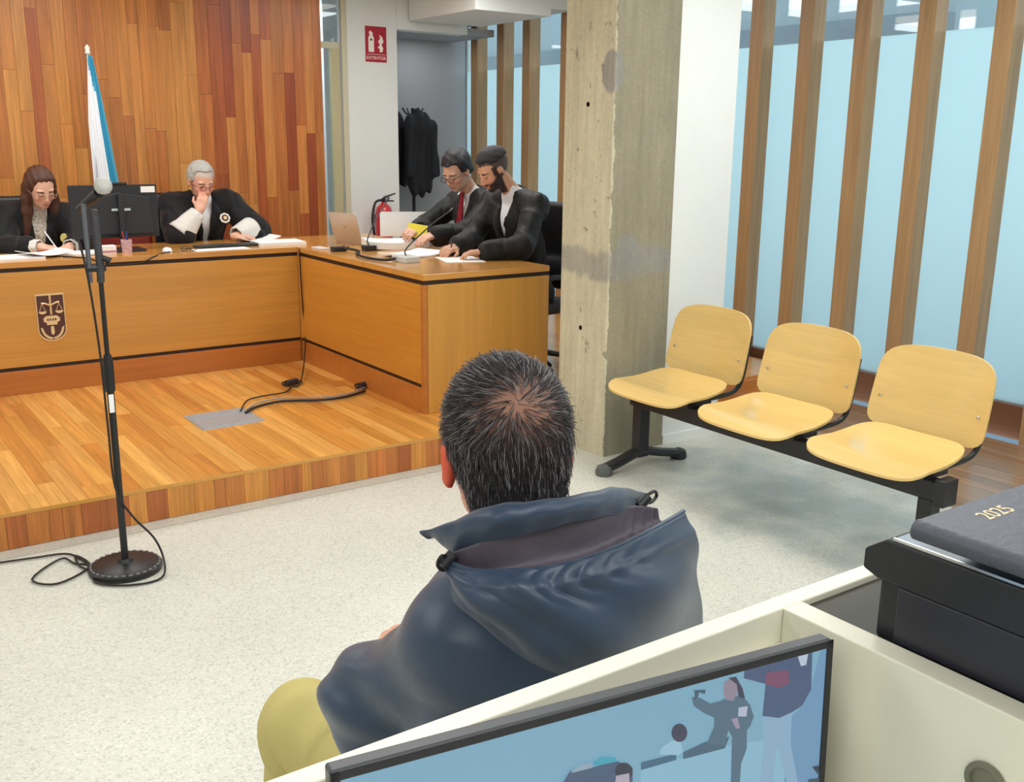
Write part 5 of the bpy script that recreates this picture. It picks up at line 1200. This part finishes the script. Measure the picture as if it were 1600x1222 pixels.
# picture points are measured in the photograph on the plane of the screen
MMw = frame_m(a_, xd, up_); MMi = MMw.inverted()
def sp(px, py):
    d = Vector(_f+_r*(px-800)/FOC-_u*(py-611)/FOC); nrm = MMw.col[2].to_3d(); o0 = Vector((0, 0, CAM_H)); t = (a_-o0).dot(nrm)/d.dot(nrm); q = MMi @ (o0+d*t); return (min(max(q.x, bz), MW-bz), min(max(q.y, -MH+.016), -bz))
def pic(name, pts, rgb, tag_):
    lev[0] += 1; k = 320/1600
    prism(name, [sp(1000+x*k, 980+y*k) for x, y in pts], .00015, scr(rgb, tag_), mo, MM @ Matrix.Translation((0, 0, .0008+.00012*lev[0])))
def pic2(name, pts, rgb, tag_):
    lev[0] += 1; k = 220/1600
    prism(name, [sp(840+x*k, 1120+y*k) for x, y in pts], .00015, scr(rgb, tag_), mo, MM @ Matrix.Translation((0, 0, .0008+.00012*lev[0])))
pic('picture_floor', [(0, 1110), (270, 1030), (340, 1020), (690, 920), (1450, 800), (1470, 1240), (0, 1240)], (134, 176, 198), 'lower')
pic('picture_wall', [(1330, 480), (1400, 190), (1495, 120), (1480, 1210), (1120, 1210), (1170, 900), (1180, 700), (1260, 620)], (108, 146, 178), 'wall')
pic('picture_trousers', [(950, 690), (1180, 660), (1170, 900), (1230, 1230), (1150, 1230), (1060, 920), (1030, 1230), (930, 1230), (960, 900)], (134, 166, 192), 'grey_legs')
pic('picture_jacket', [(810, 330), (940, 280), (1130, 235), (1340, 190), (1330, 480), (1260, 610), (1180, 660), (1080, 705), (950, 690), (975, 440), (900, 420), (805, 395)], (74, 90, 120), 'dark_coat')
pic('picture_red_scarf', [(980, 350), (1150, 330), (1160, 430), (1080, 470), (970, 440)], (120, 78, 104), 'red_patch')
pic('picture_badge', [(1225, 225), (1305, 205), (1290, 290), (1250, 300)], (176, 190, 206), 'badge')
pic('picture_bench', [(330, 970), (500, 890), (690, 850), (655, 940), (330, 1025)], (74, 100, 120), 'rail_b')
pic('picture_bench', [(0, 1050), (275, 980), (275, 1030), (0, 1110)], (70, 104, 128), 'rail_a')
pic('picture_person', [(640, 560), (700, 520), (800, 540), (850, 600), (880, 690), (850, 770), (825, 800), (825, 940), (780, 1060), (770, 1230), (700, 1230), (710, 850), (680, 800), (655, 915), (510, 905), (570, 770), (570, 700), (500, 670), (410, 610), (395, 540), (460, 545), (540, 590), (620, 570)], (84, 108, 126), 'figure')
pic('picture_face', [(650, 420), (700, 390), (750, 430), (750, 500), (720, 570), (660, 560), (640, 500)], (140, 130, 146), 'face')
pic('picture_hair', [(680, 390), (740, 380), (790, 470), (810, 550), (760, 540), (745, 440)], (62, 66, 84), 'dark_hair')
pic('picture_folder', [(760, 620), (830, 610), (820, 690), (755, 690)], (170, 180, 200), 'folder')
pic('picture_hands', [(700, 710), (750, 700), (770, 780), (740, 785)], (150, 140, 160), 'hands')
pic('picture_phone', [(405, 485), (500, 480), (495, 515), (450, 500), (440, 540), (415, 560), (415, 500)], (70, 92, 112), 'phone')
pic('picture_seated_body', [(150, 940), (230, 880), (300, 870), (325, 960), (290, 990), (140, 985)], (146, 184, 204), 'white_back')
pic('picture_seated_head', [(295+62*math.cos(a), 815+72*math.sin(a)) for a in [2*PI*i/16 for i in range(16)]], (66, 70, 88), 'head')
pic('picture_chair', [(1330, 1080), (1380, 1070), (1460, 1110), (1440, 1160), (1400, 1150)], (50, 60, 78), 'dark_bit')
pic('picture_chair', [(1300, 1180), (1400, 1160), (1480, 1200), (1480, 1240), (1300, 1240)], (60, 78, 98), 'dark_chair')
pic2('picture_desk', [(350, 600), (600, 560), (870, 480), (1060, 560), (1060, 760), (250, 760)], (74, 92, 118), 'counter')
pic2('picture_plant', [(600, 500), (720, 430), (860, 440), (880, 490), (640, 540)], (70, 156, 176), 'teal')
pic2('picture_box', [(380, 590), (480, 520), (600, 510), (600, 560), (360, 620)], (140, 160, 176), 'pale_box')
pic2('picture_clerk_hair', [(960+100*math.cos(a), 600+100*math.sin(a)) for a in [2*PI*i/16 for i in range(16)]], (58, 60, 76), 'head2')
pic2('picture_clerk_face', [(870, 650), (1020, 620), (1020, 720), (960, 760), (860, 730)], (168, 160, 176), 'face2')
box('stand_neck', (-.03, .02, .02), (.03, .045, .2), M_plastic, mo, .003); box('stand_foot', (-.10, -.08, 0), (.10, .05, .012), M_plastic, mo, .003)
# printer
pr_ = empty('printer', (.968, .30, 1.092), 'black multifunction printer on the dark shelf of the clerk desk', 'printer')
y1_ = .425; L_ = .62
prof = [(0, 0), (.02, 0), (0, .078)]  # unused guide
Mp = frame_m((0, 0, 0), (0, 1, 0), (0, 0, 1))   # profile in y,z extruded along +x
Mp = Matrix(((0, 0, 1, 0), (1, 0, 0, 0), (0, 1, 0, 0), (0, 0, 0, 1)))
prism('body', [(-.45, 0), (.339, 0), (.339, .072), (-.45, .072)], .44, M_plastic, pr_, Mp @ Matrix.Translation((0, 0, .006)), .004)
prism('upper_body', [(-.45, .072), (.339, .072), (.360, .079), (.360, .103), (.332, .123), (-.45, .123)], .45, M_plastic, pr_, Mp, .003)
prism('side_cover', [(-.45, .004), (.312, .004), (.312, .072), (-.45, .072)], .006, mat('cover_plastic', (44, 44, 54), .38), pr_, Mp @ Matrix.Translation((0, 0, .0)), .002)
prism('side_door', [(-.45, .006), (.115, .006), (.115, .088), (-.45, .088)], .004, mat('door_plastic', (40, 40, 50), .36), pr_, Mp @ Matrix.Translation((0, 0, -.004)), .002)
prism('lid_hinge', [(-.45, .123), (.255, .123), (.255, .146), (-.45, .146)], .38, M_plastic, pr_, Mp @ Matrix.Translation((0, 0, .05)), .003)
prism('top_tray', [(-.45, .123), (.325, .123), (.325, .1255), (-.45, .1255)], .44, mat('tray_blue_grey', (96, 116, 132), .3), pr_, Mp @ Matrix.Translation((0, 0, .005)))
box('tray_edge', (.003, -.45, .1225), (.0055, .326, .1262), M_chrome, pr_)
dz_ = 1.245; dc_ = at('z', dz_+.021, 1431, 812); db = empty('diary', (dc_.x, dc_.y-.355, dz_), 'thick dark grey diary with gold 2025 lying on the printer', 'book')
dbz = 0
M_diary = mat('diary_cover', (78, 80, 92), .42, bump=.15, bscale=120)
box('cover', (0, -.35, .017), (.30, .355, .021), M_diary, db, .002); box('cover', (0, -.35, -.0015), (.30, .355, .003), M_diary, db, .002)
box('pages', (.012, -.345, .003), (.295, .35, .017), mat('grey_pages', (120, 118, 120), .8), db); tube('spine', [(.003, -.35, .0098), (.003, .355, .0098)], .0112, M_diary, db, 14)
tx = bpy.data.curves.new('gold_text', 'FONT'); tx.body = '2025'; tx.size = .03; tx.extrude = .0003
o = bpy.data.objects.new('gold_text', tx); COL.objects.link(o); dg = bpy.context.evaluated_depsgraph_get(); me = bpy.data.meshes.new_from_object(o.evaluated_get(dg)); bpy.data.objects.remove(o)
lt = link('year_lettering', me, mat('gold_foil', (226, 196, 150), .3, metal=.6), db); tp_ = at('z', dz_+.0215, 1546, 812); tq_ = at('z', dz_+.0215, 1600, 796); lt.location = tp_-db.location; lt.location.z = .0212; lt.scale = (max(.6, (tq_.x-tp_.x)/.068),)*2+(1,)

# ------------------------------------------------------------------ groups of like things
for o in list(COL.objects):
    if o.parent or 'group' in o or 'category' not in o: continue
    k = o['category']
    if k == 'paper': o['group'] = 'case papers on the court desks'
    elif k == 'cable': o['group'] = 'cables in the courtroom'
    elif k == 'person': o['group'] = 'people in the courtroom'
    elif k == 'chair' and o.name.startswith('office_chair'): o['group'] = 'office chairs behind the court desks'
    elif k == 'connector': o['group'] = 'connectors lying on the dais'
    elif k == 'coat': o['group'] = 'clothes hanging in the alcove'
    elif o.name.startswith('desk_microphone'): o['group'] = 'gooseneck microphones on the side desk'
    elif k == 'pen': o['group'] = 'pens held by the writers'
